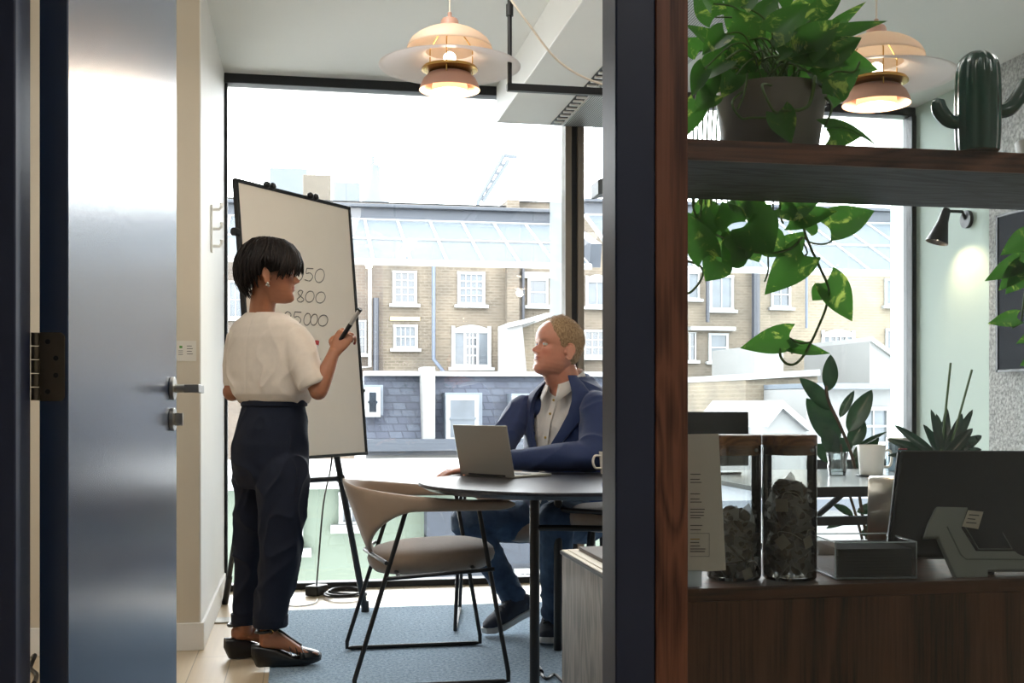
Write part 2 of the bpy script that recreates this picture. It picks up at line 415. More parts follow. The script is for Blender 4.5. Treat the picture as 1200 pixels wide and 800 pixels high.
# ------- suspended black track -------
def track():
    a = VY(594, 102, 3.95); 
    d = dY(594, 3.95)
    t = thing('ceiling_track', 'black metal rail hanging level under the ceiling from a black rod', 'rail', (a.x, a.y, a.z))
    z = a.z
    build('rail', MB().box((a.x, a.y-.012, z-.014), (a.x+1.2, a.y+.012, z+.012)), BLACKM, t, bevel=.002)
    build('rod', MB().cyl((a.x+.01, a.y, z+.012), (a.x+.01, a.y, Hc-.001), .008).cyl((a.x+.01, a.y, z+.25), (a.x+.01, a.y, z+.29), .013), BLACKM, t, smooth=True)
    return t
track()

# ------- the open navy door -------
dang = atan2(2.675-1.84, -.277+.35)      # heading of the leaf
du = Vector((cos(dang), sin(dang), 0)); dn = Vector((sin(dang), -cos(dang), 0))   # dn faces into the doorway (+x)
hp = Vector((-.35, 1.84, 0))
leaf = MB().obox(hp + du*.42 - dn*.0215 + UP*1.275, du*.42, dn*.0215, UP*1.265)
door = struct('door_1', leaf, NAVYD, bevel=.002)
def dpt(a, n, z): return hp + du*a + dn*n + UP*z
hz = H0 + (YH-455)/F*2.52
for side, nn in ((1, 0.), (-1, -.043)):
    h = MB()
    h.tube([dpt(.775, nn, hz), dpt(.775, nn+side*.009, hz)], .0255, n=28)
    h.tube([dpt(.775, nn+side*.005, hz), dpt(.775, nn+side*.055, hz)], .0095, n=16)
    h.obox(dpt(.775+.004, nn+side*.046, hz), du*.0145, dn*.016, UP*.0095)
    h.obox(dpt(.775+.038, nn+side*.052, hz-.001), du*.035, dn*.0075, UP*.009)
    ho = build('door_handle', h, STEEL, door, bevel=.0015); ho['label'] = 'brushed steel lever handle'
    k = MB().tube([dpt(.775, nn, hz-.068), dpt(.775, nn+side*.009, hz-.068)], .0255, n=28).obox(dpt(.775, nn+side*.017, hz-.068), du*.003, dn*.009, UP*.014)
    build('thumb_turn', k, STEEL, door, bevel=.001)
for zc in (H0 + (YH-429)/F*1.72, 2.2, .25):
    hg = MB()
    pc = hp - dn*.0385 + UP*zc
    # leaf plate on the door edge
    out = []
    w, hh, rr = .017, .052, .008
    q0 = hp - du*.0022 + UP*zc
    for cx, cz, a0 in ((-.006, hh-rr, 90), (-.006, -hh+rr, 180)):
        pass
    pl = [(.021, -hh), (.021, hh)]
    for a0 in range(90, 181, 15): pl.append((-.017+rr+cos(radians(180-a0))*-rr*-1*0 + (cos(radians(a0)))*rr, hh-rr+sin(radians(a0))*rr))
    pl = [(-.021, -hh), (-.021, hh)] + [(.009+rr*cos(radians(a)), hh-rr+rr*sin(radians(a))) for a in range(90, -1, -15)] + [(.009+rr*cos(radians(a)), -hh+rr+rr*sin(radians(a))) for a in range(0, -91, -15)]
    pts = [hp - dn*.0215 + dn*(x) - du*.0005 + UP*(zc+z) for x, z in pl]
    hg.prism(pts, -du*.0022)
    for x, z in ((-.008, .038), (.004, .013), (.004, -.013), (-.008, -.038)):
        c = hp - dn*.0215 + dn*x - du*.0026 + UP*(zc+z); hg.cyl(c, c-du*.0008, .0042, .0036, n=14, m=1)
    kc = Vector((-.4, 1.842, zc))
    for i in range(5):
        z0 = zc-.052+i*.0208
        hg.cyl((kc.x+.003, kc.y-.004, z0+.0006), (kc.x+.003, kc.y-.004, z0+.0202), .0065, n=18)
    build('hinge', hg, [HINGE, BLACKM], door, bevel=.0004, angle=30)

# things on the left walls
u = VX(247, 268, XL+.006)
rk = thing('coat_hook_rail', 'white wall-mounted hook bracket on the white reveal wall', 'hook', (XL+.006, u.y, u.z))
build('backplate', MB().box((XL+.006, u.y-.02, u.z-.11), (XL+.016, u.y+.02, u.z+.11)), WHITE, rk, bevel=.002)
for dz in (.09, .0, -.08):
    build('hook', MB().tube([(XL+.014, u.y, u.z+dz), (XL+.045, u.y, u.z+dz), (XL+.055, u.y, u.z+dz+.012), (XL+.056, u.y, u.z+dz+.03)], [.008, .007, .007, .009], n=10).box((XL+.05, u.y-.022, u.z+dz+.01), (XL+.06, u.y+.022, u.z+dz+.022)), WHITE, rk, smooth=True)
PAPERW = mat('white_paper', '#E4DFD4', .8, var=.02, scale=20)
INK = mat('print_ink', '#5B5A58', .8)
GREENI = mat('green_ink', '#5E9A4A', .8)
nn_ = VY(219, 409, YS-.001)
nb = MB().box((nn_.x-.075, YS-.003, nn_.z-.05), (nn_.x+.038, YS-.0005, nn_.z+.035), 0)
for r in range(4): nb.box((nn_.x+.0, YS-.0038, nn_.z+.012-r*.011), (nn_.x+.02+.004*(r % 2), YS-.003, nn_.z+.0145-r*.011), 1)
nb.box((nn_.x-.03, YS-.0038, nn_.z+.004), (nn_.x-.018, YS-.003, nn_.z+.014), 2)
for r in range(3): nb.box((nn_.x-.034, YS-.0038, nn_.z-.008-r*.008), (nn_.x-.016, YS-.003, nn_.z-.006-r*.008), 1)
tag(build('paper_notice', nb, [PAPERW, INK, GREENI]), 'small pale printed notice stuck on the cream wall beside the open door', 'notice')
cb = catmull([VZ(38, 770, .02), VZ(41, 768, .05), VZ(36, 782, .01), VZ(43, 790, .01), VZ(40, 800, .01)], 8)
tag(build('coiled_cable', MB().tube(cb, .008, n=8), BLACKM, smooth=True), 'black cable lying on the floor in the gap behind the door frame', 'cable')

# ------- small box on the window frame -------
sp = VY(703, 218, 5.9)
wb = thing('wall_speaker', 'small grey box speaker on a bracket beside the window mullion', 'speaker', tuple(sp))
build('housing', MB().hexa([(sp.x-.03, sp.y-.08, sp.z-.06), (sp.x+.16, sp.y-.08, sp.z-.02), (sp.x+.16, sp.y+.08, sp.z-.02), (sp.x-.03, sp.y+.08, sp.z-.06), (sp.x-.03, sp.y-.08, sp.z+.02), (sp.x+.16, sp.y-.08, sp.z+.08), (sp.x+.16, sp.y+.08, sp.z+.08), (sp.x-.03, sp.y+.08, sp.z+.02)]), mat('grey_plastic', '#5F666B', .5), wb, bevel=.006)
build('bracket', MB().cyl((sp.x+.05, sp.y, sp.z+.03), (sp.x+.05, sp.y, Hc-.2), .012), BLACKM, wb, smooth=True)

# =============== rug ===============
RUG = mat('blue_rug', '#55789A', .95, var=0., scale=75, col2='#A9C4D6', bump=1., bscale=160, sheen=.3, detail=3)
tag(build('rug', MB().box((-.12, 2.7, .0005), (3.0, 5.73, .014)), RUG, bevel=.004), 'blue-grey short pile rug under the round table and chairs', 'rug')

# =============== pendant lamps ===============
BLUSH = mat('blush_enamel', '#C79C88', .35, var=.02, scale=6)
FROST = translucent('frosted_shade', '#EFEAE8', .35, .45)
FROSTW = translucent('blush_shade', '#F4E3D0', .35, .5)
BRASS = mat('pale_brass', '#C9A560', .25, metal=1., var=.04)
BULB = emit('warm_bulb', (1., .84, .64), 10.)
def ph(loc, name, label, cordtop=None, scale=1.):
    x, y, z = loc      # z = height of the rim of the widest shade
    t = thing(name, label, 'lamp', (x, y, z), 0, 'pendant lamps')
    def L(prof, **k): return MB().lathe(prof, (x, y, z), n=64, **k)
    # tiers, top to bottom (radii in metres)
    def shade(r0, z0, r1, z1, sag=.006, n=10):
        return [(r0+(r1-r0)*i/n, z0+(z1-z0)*(i/n)**1.7 + 0*sag) for i in range(n+1)]
    build('cap', L([(.004, .168), (.026, .168), (.031, .16), (.033, .128), (.033, .128)]).lathe([(.008, .168), (.007, .19), (.004, .192)], (x, y, z)), BLUSH, t, smooth=True)
    build('top_shade', L([(.03,.14),(.06,.134),(.09,.122),(.115,.108),(.135,.092),(.148,.07),(.15,.062)]), FROSTW, t, smooth=True, solid=.0015)
    build('wide_shade', L([(.085,.05),(.1,.041),(.13,.029),(.165,.019),(.2,.011),(.23,.005),(.25,0)]), FROST, t, smooth=True, solid=.0015)
    build('brass_ring', L([(.055, -.018), (.095, -.004), (.099, -.01), (.099, -.014), (.06, -.03)]), BRASS, t, smooth=True, solid=.001)
    build('lower_shade', L([(.055, -.02), (.075, -.028), (.092, -.045), (.103, -.068), (.107, -.084), (.104, -.083), (.09, -.052), (.07, -.035)]), [BLUSH], t, smooth=True)
    build('inner_cone', L([(.04, -.03), (.056, -.045), (.062, -.07), (.063, -.088)]), FROSTW, t, smooth=True, solid=.001)
    build('diffuser', L([(.0, -.098), (.02, -.098), (.038, -.092), (.046, -.084)]), BULB, t, smooth=True)
    for k in range(3):
        a = -pi/2 - .25 + k*2*pi/3
        cx, cy = x+cos(a)*.088, y+sin(a)*.088
        build('strut', MB().tube([(x+cos(a)*.05, y+sin(a)*.05, z+.12), (cx, cy, z+.075), (cx, cy, z-.01), (x+cos(a)*.09, y+sin(a)*.09, z-.04)], .0022, n=8), BRASS, t, smooth=True)
    build('bulb', MB().ball((x, y, z+.03), .022, n=10), BULB, t, smooth=True)
    top = Hc if cordtop is None else cordtop
    build('cord', MB().cyl((x, y, z+.19), (x, y, top-.001), .003, n=8), mat('cord_white', '#E9DCCB', .6), t, smooth=True)
    l = bpy.data.lights.new('pendant_light', 'POINT'); l.energy = 5; l.color = (1, .78, .55); l.shadow_soft_size = .03
    lo = bpy.data.objects.new('pendant_light', l); COL.objects.link(lo); lo.location = (x, y, z-.125)
    return t
d1 = .25*F/83; p1 = V(527, 78, d1)
lamp1 = ph(tuple(p1), 'pendant_lamp', 'tiered blush and frosted pendant lamp hanging over the round table, left of the door post')
build('flex', MB().tube(catmull([V(596, -4, 3.6), V(618, 26, 3.6), V(655, 72, 3.65), V(700, 97, 3.7), V(760, 110, 3.75)], 8), .0035, n=8), MATS['cord_white'], lamp1, smooth=True)
d2 = .25*F/91; p2 = V(1027, 92, d2)
lamp2 = ph(tuple(p2), 'pendant_lamp', 'tiered pendant lamp seen beside the potted plant, right of the wooden post')
# =============== outside ===============
BR1 = brick('stock_brick', '#4F483F', '#443E35', '#57524B', 1.)
BR2 = brick('dark_stock_brick', '#3F3833', '#483F38', '#4D4944', 1.)
BR3 = brick('pale_brick', '#595348', '#61594D', '#696359', 1.)
SLATE = brick('blue_slate', '#39404C', '#2E3340', '#222732', 1.); 
for n in SLATE.node_tree.nodes:
    if n.type == 'TEX_BRICK': setin(n, Brick_Width=.22, Row_Height=.12, Mortar_Size=.01)
XW = mat('window_white', '#777979', .5, var=.03); XWALL = mat('pale_render', '#646565', .8, var=.05, scale=1.)
XGREEN = mat('pale_green_render', '#475046', .85, var=.06, scale=.8)
XGREY = mat('lead_grey', '#2C323B', .6, var=.08, scale=1.5); XNAVY = mat('navy_render', '#161C25', .8, var=.08, scale=1.)
XLIGHT = mat('light_blue_steel', '#49515A', .5, var=.06)
PIPE = mat('dark_pipe', '#191D26', .5); XPIPE = mat('blue_grey_pipe', '#3B4453', .5)
XPANE = mat('dark_pane', '#0F1720', .15, var=.6, scale=1.5, spec=.8); XCURT = mat('curtain_pane', '#3C4248', .3, var=.25, scale=2.)
TERRA = mat('terracotta', '#6B3E2F', .8)
GROUND = mat('yard_paving', '#D2D2CE', .9, var=.06, scale=1.)
struct('ground', MB().box((-60, YW+1.2, -4.6), (90, 140, -4.5)), GROUND)
def ebox(mb, x0, y0, x1, y1, Y, dy0=0, dy1=.1, m=0):
    a = VY(x0, y0, Y); b = VY(x1, y1, Y)
    mb.box((a.x, Y+dy0, a.z), (b.x, Y+dy1, b.z), m)
def ewin(parent, px0, py0, px1, py1, Y, nx, ny, curtain=False, arch=False, sill=True, side=0, lintel=False):
    """sash window: white frame and bars standing in the wall face, pane behind"""
    a = VY(px0, py0, Y); b = VY(px1, py1, Y); x0, x1, z1, z0 = a.x, b.x, a.z, b.z
    w = x1-x0; h = z1-z0; k = min(1., w/.95); ft = .075*k; bt = .02*k
    f = MB()
    f.box((x0-.03, Y-.06, z0), (x0+ft, Y+.03, z1)).box((x1-ft, Y-.06, z0), (x1+.03, Y+.03, z1))
    f.box((x0-.035, Y-.075, z0-.01), (x1+.035, Y+.02, z0+ft))
    if arch:
        n = 9; top = [(x0-.03+(w+.06)*i/n, Y-.06, z1-.11+.15*sin(pi*i/n)) for i in range(n+1)]
        f.prism([(a_-0, b_-.015, c_) for a_, b_, c_ in top]+[(x1+.03, Y-.075, z1-.2), (x0-.03, Y-.075, z1-.2)], (0, .09, 0))
    else: f.box((x0-.035, Y-.075, z1-ft), (x1+.035, Y+.02, z1+.02))
    if sill: f.box((x0-.12, Y-.16, z0-.1), (x1+.12, Y+.01, z0-.012))
    if lintel: f.box((x0-.2, Y-.1, z1+.025), (x1+.25, Y+.025, z1+.2))
    X0, X1 = x0+ft, x1-ft
    if side:
        f.box((x0+side, Y-.05, z0), (x0+side+.07, Y+.03, z1)).box((x1-side-.07, Y-.05, z0), (x1-side, Y+.03, z1))
        X0, X1 = x0+side+.07, x1-side-.07
    for i in range(1, nx):
        xx = X0+(X1-X0)*i/nx; f.box((xx-bt, Y-.04, z0+ft), (xx+bt, Y+.02, z1-ft))
    for j in range(1, ny):
        zz = z0+ft+(h-2*ft)*j/ny; t_ = bt*1.5 if j == ny//2 else bt
        f.box((X0, Y-.052, zz-t_), (X1, Y+.01, zz+t_))
    o = build('window', f, XW, parent)
    p = MB().box((x0+.01, Y-.012, z0+.01), (x1-.01, Y-.002, z1-.02 if not arch else z1-.15), 0)
    if side: p.box((x0+.02, Y-.03, z0+.02), (x0+side, Y-.012, z1-.2), 1).box((x1-side, Y-.03, z0+.02), (x1-.02, Y-.012, z1-.2), 1)
    build('pane', p, [XCURT if curtain else XPANE, XCURT], o)
Y0 = 33.
def terrace(name, label, px0, px1, mats, wins, base=-4.5, top=205, Y=Y0, roof=True):
    a = VY(px0, top, Y); b = VY(px1, top, Y)
    t = thing(name, label, 'building', (a.x, Y, base))
    build('wall', MB().box((a.x, Y, base), (b.x, Y+7, a.z)), mats, t)
    if roof: build('roof', MB().prism([(a.x, Y-.2, a.z), (a.x, Y+7.2, a.z), (a.x, Y+3.5, a.z+.12)], (b.x-a.x, 0, 0)), XGREY, t)
    for w in wins: ewin(t, *w[:4], Y, *w[4:6], **(w[6] if len(w) > 6 else {}))
    return t
tA = terrace('terraced_house', 'dark brown brick house at the left end of the terrace outside, behind the whiteboard', 262, 449, BR2, [(420, 376, 428, 414, 2, 4), (268, 330, 284, 372, 2, 2, dict(curtain=True))], top=232)
tB = terrace('terraced_house', 'brown brick house outside with a blue-grey drainpipe between grid-paned sash windows', 449, 592, BR1,
    [(461, 318, 487, 356, 3, 4), (537, 319, 567, 357, 4, 4, dict(curtain=True)), (462, 381, 488, 408, 4, 2, dict(curtain=True)), (530, 382, 574, 430, 3, 4, dict(arch=True, side=.33))], top=238)
tC = terrace('terraced_house', 'brown brick house outside behind the seated man with a projecting chimney breast', 592, 735, BR1,
    [(619, 327, 641, 358, 1, 2, dict(lintel=True)), (687, 323, 711, 359, 2, 1, dict(curtain=True, arch=True)), (684, 387, 710, 418, 3, 3, dict())], top=236)
tD = terrace('terraced_house', 'brick house outside seen below the hanging pothos, with a white band over two low windows', 735, 884, BR1,
    [(806, 320, 818, 350, 1, 1, dict(curtain=True)), (832, 323, 858, 363, 2, 1, dict(curtain=True)), (808, 390, 814, 422, 1, 2), (831, 391, 852, 423, 1, 2, dict(curtain=True))], top=236)
tE = terrace('terraced_house', 'pale brick house at the right end of the terrace, with an arched grid window', 884, 1110, BR3,
    [(904, 330, 925, 360, 2, 2), (963, 387, 1000, 433, 3, 4, dict(arch=True, side=.22)), (1037, 327, 1060, 358, 2, 1, dict(curtain=True)), (1038, 386, 1058, 410, 2, 1)], top=240)
m = MB(); ebox(m, 592, 236, 606, 440, Y0, -.35, 0); build('chimney_breast', m, BR1, tC)
m = MB(); ebox(m, 806, 383, 858, 388, Y0, -.3, 0); build('lintel_band', m, XW, tD)
m = MB(); ebox(m, 457, 371, 492, 376, Y0, -.05, 0); build('lintel', m, mat('yellow_stone', '#8A7F60', .8), tB)
def epipe(par, pts, Y, r, m, off=-.25):
    P = [VY(x, y, Y)+Vector((0, off, 0)) for x, y in pts]
    return build('drainpipe', MB().tube(P, r, n=8), m, par, smooth=True)
epipe(tB, [(507, 290), (507, 421), (518, 435), (522, 440)], Y0, .055, XPIPE)
epipe(tA, [(440, 350), (440, 445)], Y0, .085, PIPE); epipe(tA, [(433, 300), (433, 430), (415, 431)], Y0, .05, XW)
epipe(tC, [(611.5, 290), (611.5, 380)], Y0, .045, PIPE, -.2)
epipe(tD, [(882, 290), (882, 440)], Y0, .13, PIPE); epipe(tD, [(826, 290), (826, 378)], Y0, .06, PIPE); epipe(tD, [(806, 445), (868, 449)], Y0, .07, PIPE)
epipe(tE, [(941, 290), (941, 385)], Y0, .04, XPIPE)
# lean-to gables in front of the terrace
def gable(name, label, pts, Y, m, depth=3., cat='building', roof=None):
    P = [VY(x, y, Y) for x, y in pts]; ymx = max(y for x, y in pts)
    for p_, (x, y) in zip(P, pts):
        if y == ymx: p_.z = -4.5
    t = thing(name, label, cat, (P[0].x, Y, -4.5))
    build('wall', MB().prism(P, (0, depth, 0)), m, t)
    if roof:
        q = [VY(x, y, Y) for x, y in roof]; mb = MB()
        for a, b in zip(q, q[1:]):
            mb.hexa([a+Vector((0,-.12,0)), b+Vector((0,-.12,0)), b+Vector((0,depth,0)), a+Vector((0,depth,0)), a+Vector((0,-.12,.12)), b+Vector((0,-.12,.12)), b+Vector((0,depth,.12)), a+Vector((0,depth,.12))])
        build('coping', mb, XW, t)
    return t
gable('outbuilding', 'white gabled lean-to outside just left of the seated man\'s head', [(594, 450), (594, 384), (612, 380), (642, 450)], 30., XWALL, 1.4, roof=[(594, 384), (612, 380), (640, 372)])
gable('outbuilding', 'brick lean-to with sloping white coping behind the seated man\'s forehead', [(612, 450), (612, 384), (645, 371), (662, 376), (662, 450)], 31.5, BR3, 1.1, roof=[(612, 384), (645, 371)])
gable('outbuilding', 'white gabled annexe outside near the right window edge', [(1019, 455), (1019, 400), (1062, 432), (1110, 440), (1110, 455)], 28., XWALL, 4., roof=[(1019, 400), (1064, 432)])
gable('outbuilding', 'cream brick extension with a flat parapet outside behind the rubber plant', [(870, 530), (874, 445), (945, 440), (958, 440), (970, 530)], 21., BR3, 4., roof=[(873, 445), (958, 440)])
gable('outbuilding', 'small white extension with a pointed gable in front of the cream brick one', [(880, 540), (880, 500), (896, 500), (914, 478), (945, 505), (945, 540)], 17., XWALL, 3., roof=[(896, 500), (914, 478), (945, 505)])
gable('outbuilding', 'white painted wall block outside to the left of the cream brick extension', [(884, 446), (884, 405), (918, 405), (918, 446)], 27., XWALL, 3.)
# slate mansard with dormers
Ym = 19.
a = VY(428, 440, Ym); b = VY(745, 440, Ym); zb_ = VY(500, 518, Ym).z
man = thing('slate_roofed_house', 'blue slate mansard house outside behind the laptop, with white dormer windows', 'building', (a.x, Ym, -4.5))
build('mansard_roof', MB().prism([(a.x, Ym, zb_), (a.x, Ym+.35, a.z), (a.x, Ym+4, a.z+.0), (a.x, Ym+4, zb_)], (b.x-a.x, 0, 0)), SLATE, man)
m = MB(); ebox(m, 428, 434, 745, 441, Ym, .2, .6); build('parapet', m, XW, man)
m = MB(); ebox(m, 428, 514, 745, 525, Ym, -.45, .1); ebox(m, 428, 525, 745, 530, Ym, -.3, .1); build('gutter', m, XGREY, man)
m = MB(); a2 = VY(428, 530, Ym); m.box((a2.x, Ym-.15, -4.5), (b.x, Ym+3.9, a2.z)); build('wall', m, XWALL, man)
m = MB(); ebox(m, 494, 430, 508, 515, Ym, -.25, .5); build('party_wall', m, XWALL, man)
for (x0, y0, x1, y1, c) in ((521, 461, 562, 515, True), (426, 452, 447, 486, False), (598, 462, 640, 515, True)):
    m = MB(); ebox(m, x0-1, y0-1, x1+1, y1, Ym, -.2, .35); d = build('dormer', m, XLIGHT, man)
    aa = VY(x0+5, y0+6, Ym-.21); bb = VY(x1-5, y1-2, Ym-.21)
    build('window_frame', MB().box((aa.x-.05, Ym-.27, bb.z-.06), (bb.x+.05, Ym-.2, aa.z+.06)), XW, d)
    build('pane', MB().box((aa.x+.02, Ym-.285, bb.z+.02), (bb.x-.02, Ym-.268, aa.z-.02)).box((aa.x, Ym-.3, (aa.z+bb.z)/2-.02), (bb.x, Ym-.28, (aa.z+bb.z)/2+.02)), XCURT if c else XPANE, d)
man2 = thing('slate_roofed_house', 'low pale roofed house outside below the desk plants, right of the cream brick extension', 'building', (VY(965, 530, Ym).x, Ym, -4.5))
m = MB(); ebox(m, 945, 455, 1110, 600, Ym, 0, 1.9); m.box((VY(945,500,Ym).x, Ym, -4.5), (VY(1110,500,Ym).x, Ym+1.9, 0)); build('wall', m, XWALL, man2)
m = MB(); ebox(m, 945, 449, 1110, 456, Ym, -.3, 1.9); build('coping', m, XLIGHT, man2)
ewin(man2, 1005, 478, 1040, 520, Ym, 2, 2, curtain=True)
# green rendered lower building in the yard
Yg = 13.
gr = thing('yard_house', 'low pale green rendered house down in the yard outside, behind the easel legs', 'building', (0, Yg, -4.5))
m = MB(); p0 = VY(230, 565, Yg); p1 = VY(740, 565, Yg); m.box((p0.x, Yg, -4.5), (p1.x, Yg+3, p0.z)); build('wall', m, XGREEN, gr)
m = MB(); ebox(m, 230, 556, 740, 566, Yg, -.25, 3.2); build('flat_roof', m, XW, gr)
m = MB(); ebox(m, 497, 592, 531, 690, Yg, -.3, 0); ebox(m, 497, 625, 660, 690, Yg, -.25, 0); build('navy_panel', m, XNAVY, gr)
for q in ((400, 578, 424, 612, 2, 2), (578, 572, 600, 600, 2, 2), (606, 668, 640, 690, 5, 1), (330, 600, 352, 640, 2, 2)): ewin(gr, *q[:4], Yg-.26 if q[1] > 650 else Yg, q[4], q[5], curtain=True)
gr2 = thing('yard_house', 'low pale building down in the yard outside, right of the wooden post', 'building', (4, Yg, -4.5))
m = MB(); ebox(m, 770, 592, 1120, 900, Yg+2, 0, 3); build('wall', m, XWALL, gr2)
m = MB(); ebox(m, 770, 586, 1120, 593, Yg+2, -.25, 3); build('flat_roof', m, XGREY, gr2)
# rooftop silhouettes beyond
def roofbox(name, label, cat, x0, y0, x1, y1, Y, m, dy=3., base=250, rails=False):
    mb = MB(); a = VY(x0, y0, Y); b = VY(x1, base, Y); mb.box((a.x, Y, a.z), (b.x, Y+dy, -4.5))
    return tag(build(name, mb, m, bevel=.03), label, cat)
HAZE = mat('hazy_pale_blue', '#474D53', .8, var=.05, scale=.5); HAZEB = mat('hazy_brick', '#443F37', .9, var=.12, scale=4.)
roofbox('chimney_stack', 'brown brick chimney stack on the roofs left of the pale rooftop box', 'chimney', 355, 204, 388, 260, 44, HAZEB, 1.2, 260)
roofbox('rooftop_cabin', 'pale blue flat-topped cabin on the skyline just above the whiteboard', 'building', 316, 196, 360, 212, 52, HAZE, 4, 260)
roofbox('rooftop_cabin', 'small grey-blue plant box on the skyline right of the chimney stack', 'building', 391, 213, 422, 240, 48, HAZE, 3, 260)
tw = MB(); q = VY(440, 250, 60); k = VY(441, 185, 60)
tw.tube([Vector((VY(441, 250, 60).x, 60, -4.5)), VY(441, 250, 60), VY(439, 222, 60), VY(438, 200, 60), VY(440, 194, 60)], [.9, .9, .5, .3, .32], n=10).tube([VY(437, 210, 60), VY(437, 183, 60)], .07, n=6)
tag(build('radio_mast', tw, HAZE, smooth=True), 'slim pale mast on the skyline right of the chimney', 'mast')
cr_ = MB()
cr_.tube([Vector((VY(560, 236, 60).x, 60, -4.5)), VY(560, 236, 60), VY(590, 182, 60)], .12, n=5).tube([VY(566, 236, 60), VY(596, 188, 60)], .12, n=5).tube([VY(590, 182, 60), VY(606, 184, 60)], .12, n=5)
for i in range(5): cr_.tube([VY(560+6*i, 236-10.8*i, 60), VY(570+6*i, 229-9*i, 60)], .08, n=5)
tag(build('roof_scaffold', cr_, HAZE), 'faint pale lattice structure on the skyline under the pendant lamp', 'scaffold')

# glazed canopy outside the window
def canopy(px0, px1, label, bracket=True):
    Yc = 10.; a = VY(px0, 233, Yc); b = VY(px1, 240, Yc)
    t = thing('glass_canopy', label, 'canopy', (a.x, Yc, a.z), 0, 'glazed canopies outside')
    zt, zm = a.z, VY(px0, 251, Yc).z
    build('steel_beam', MB().box((a.x, Yc, zm), (b.x, Yc+.22, zt-.02)).box((a.x, Yc-.05, zt-.03), (b.x, Yc+.28, zt)), XGREY, t, bevel=.005)
    zb2 = VY(500, 305, Yc-1.3).z
    A0 = Vector((a.x, Yc-.06, zm-.02)); n = max(2, round((b.x-a.x)/.29)); W = Vector((b.x-a.x, 0, 0))
    D = Vector((0, -1.24, zb2-zm))
    f = MB(); nrm = W.normalized().cross(D.normalized())
    for i in range(n+1):
        o = A0+W*(i/n); f.obox(o+D*.5, Vector((.011, 0, 0)), D*.5, nrm*.014)
    for j in (0, .5, 1.): f.obox(A0+W*.5+D*j, W*.5, D.normalized()*(.03 if j == 1. else .013), nrm*.016)
    build('glazing_bars', f, XW, t)
    build('glass_panes', MB().obox(A0+W*.5+D*.5, W*.5, D*.5, nrm*.004), CANG, t)
    if bracket:
        e = MB(); x = b.x
        e.prism([(x, Yc+.25, zt+.02), (x, Yc+.25, zt-.34), (x, Yc-1.25, zb2-.02), (x, Yc-1.3, zb2+.16)], (.09, 0, 0))
        build('end_bracket', e, XGREY, t)
    return t
CANG = translucent('frosted_canopy_glass', '#4B555E', .8, .3, .3)
canopy(230, 650, 'white-barred glass canopy with a blue-grey steel beam outside, left of the window mullion')
canopy(684, 1046, 'white-barred glass canopy outside, running right from the window mullion past the post', True)
# =============== flip chart ===============
TL = CW(-1.15, 4.77, 1.962); TR = CW(-.779, 5.468, 1.962)
bu = (TR-TL).normalized(); bw = (TR-TL).length
nn = dirc(.883, -.469); BL = TL + nn*.1 + UP*(.793-1.962); bvv = (TL-BL); bh = bvv.length; bv = bvv.normalized(); bn = bu.cross(bv).normalized()
if bn.dot(nn) < 0: bn = -bn
def bp(u, v, n=0.): return BL + bu*u + bv*v + bn*n
def bpx(px, py):      # point on the board seen at a pixel
    l = (px-600)/F; h = (YH-py)/F
    dr = CW(l, 1, H0+h) - Vector((0, 0, H0)); dr = dr
    o = Vector((0, 0, H0)); t = (BL-o).dot(bn)/dr.dot(bn); P = o+dr*t
    return (P-BL).dot(bu), (P-BL).dot(bv)
BOARDW = mat('whiteboard_enamel', '#F5EDE0', .22, var=.01, spec=.5)
MARK = mat('grey_marker_ink', '#6D6A66', .7); GLOSSB = mat('black_plastic', '#101114', .3, var=.05)
ea = CW(-1.02, 5.26, 0)
fc = thing('flip_chart_easel', 'white flip chart board with black frame on tripod legs, handwritten figures on it', 'whiteboard', tuple(bp(bw/2, 0)*1.0 - Vector((0, 0, bp(bw/2, 0).z))))
b = MB().obox(bp(bw/2, bh/2, -.008), bu*(bw/2-.004), bv*(bh/2-.004), bn*.007); o = build('board', b, BOARDW, fc)
b = MB()
for (c, e1, e2) in ((bp(0, bh/2), bu*.008, bv*(bh/2+.008)), (bp(bw, bh/2), bu*.008, bv*(bh/2+.008)), (bp(bw/2, 0), bu*(bw/2), bv*.007), (bp(bw/2, bh), bu*(bw/2), bv*.008)):
    b.obox(c-bn*.006, e1, e2, bn*.011)
build('board_frame', b, BLACKM, fc, bevel=.002)
for uu in (.24, .62):
    k = MB().ball(bp(bw*uu, bh+.012, .004), .016, n=8).ball(bp(bw*(uu+.05), bh+.012, .004), .016, n=8).obox(bp(bw*(uu+.025), bh+.006, .002), bu*.03, bv*.005, bn*.006)
    build('paper_clamp', k, GLOSSB, fc, smooth=True)
build('pivot_knob', MB().cyl(bp(-.008, bh-.22, -.004), bp(-.035, bh-.22, -.004), .017), GLOSSB, fc, smooth=True)
build('pivot_knob', MB().cyl(bp(bw+.008, .3, -.004), bp(bw+.02, .3, -.004), .01), GLOSSB, fc, smooth=True)
top = bp(bw/2, bh*.9, -.05)
fr_ = VZ(428, 720, .0); fl_ = VZ(312, 738, .0); fb_ = VZ(261, 708, .0); fb_.x = max(fb_.x, XL+.035)
legend = []
for f_, s_ in ((fr_, .25), (fl_, -.25)):
    f_.z = .018
    t0 = top + bu*s_*.12
    l = MB().tube([f_, f_.lerp(t0, .5), t0], [.0155, .0155, .0135], n=14).cyl(f_-UP*.003, f_+UP*.05+(t0-f_).normalized()*.0, .02, .017, n=14)
    build('leg', l, BLACKM, fc, smooth=True)
fb_.z = .004
l = MB().tube([fb_, fb_.lerp(top-bn*.03, 1.)], .013, n=14).tube([fb_, fb_.lerp(top, .08)], .016, n=12); build('leg', l, BLACKM, fc, smooth=True)
q1 = fr_.lerp(top+bu*.03, .36); q2 = fl_.lerp(top-bu*.03, .36)
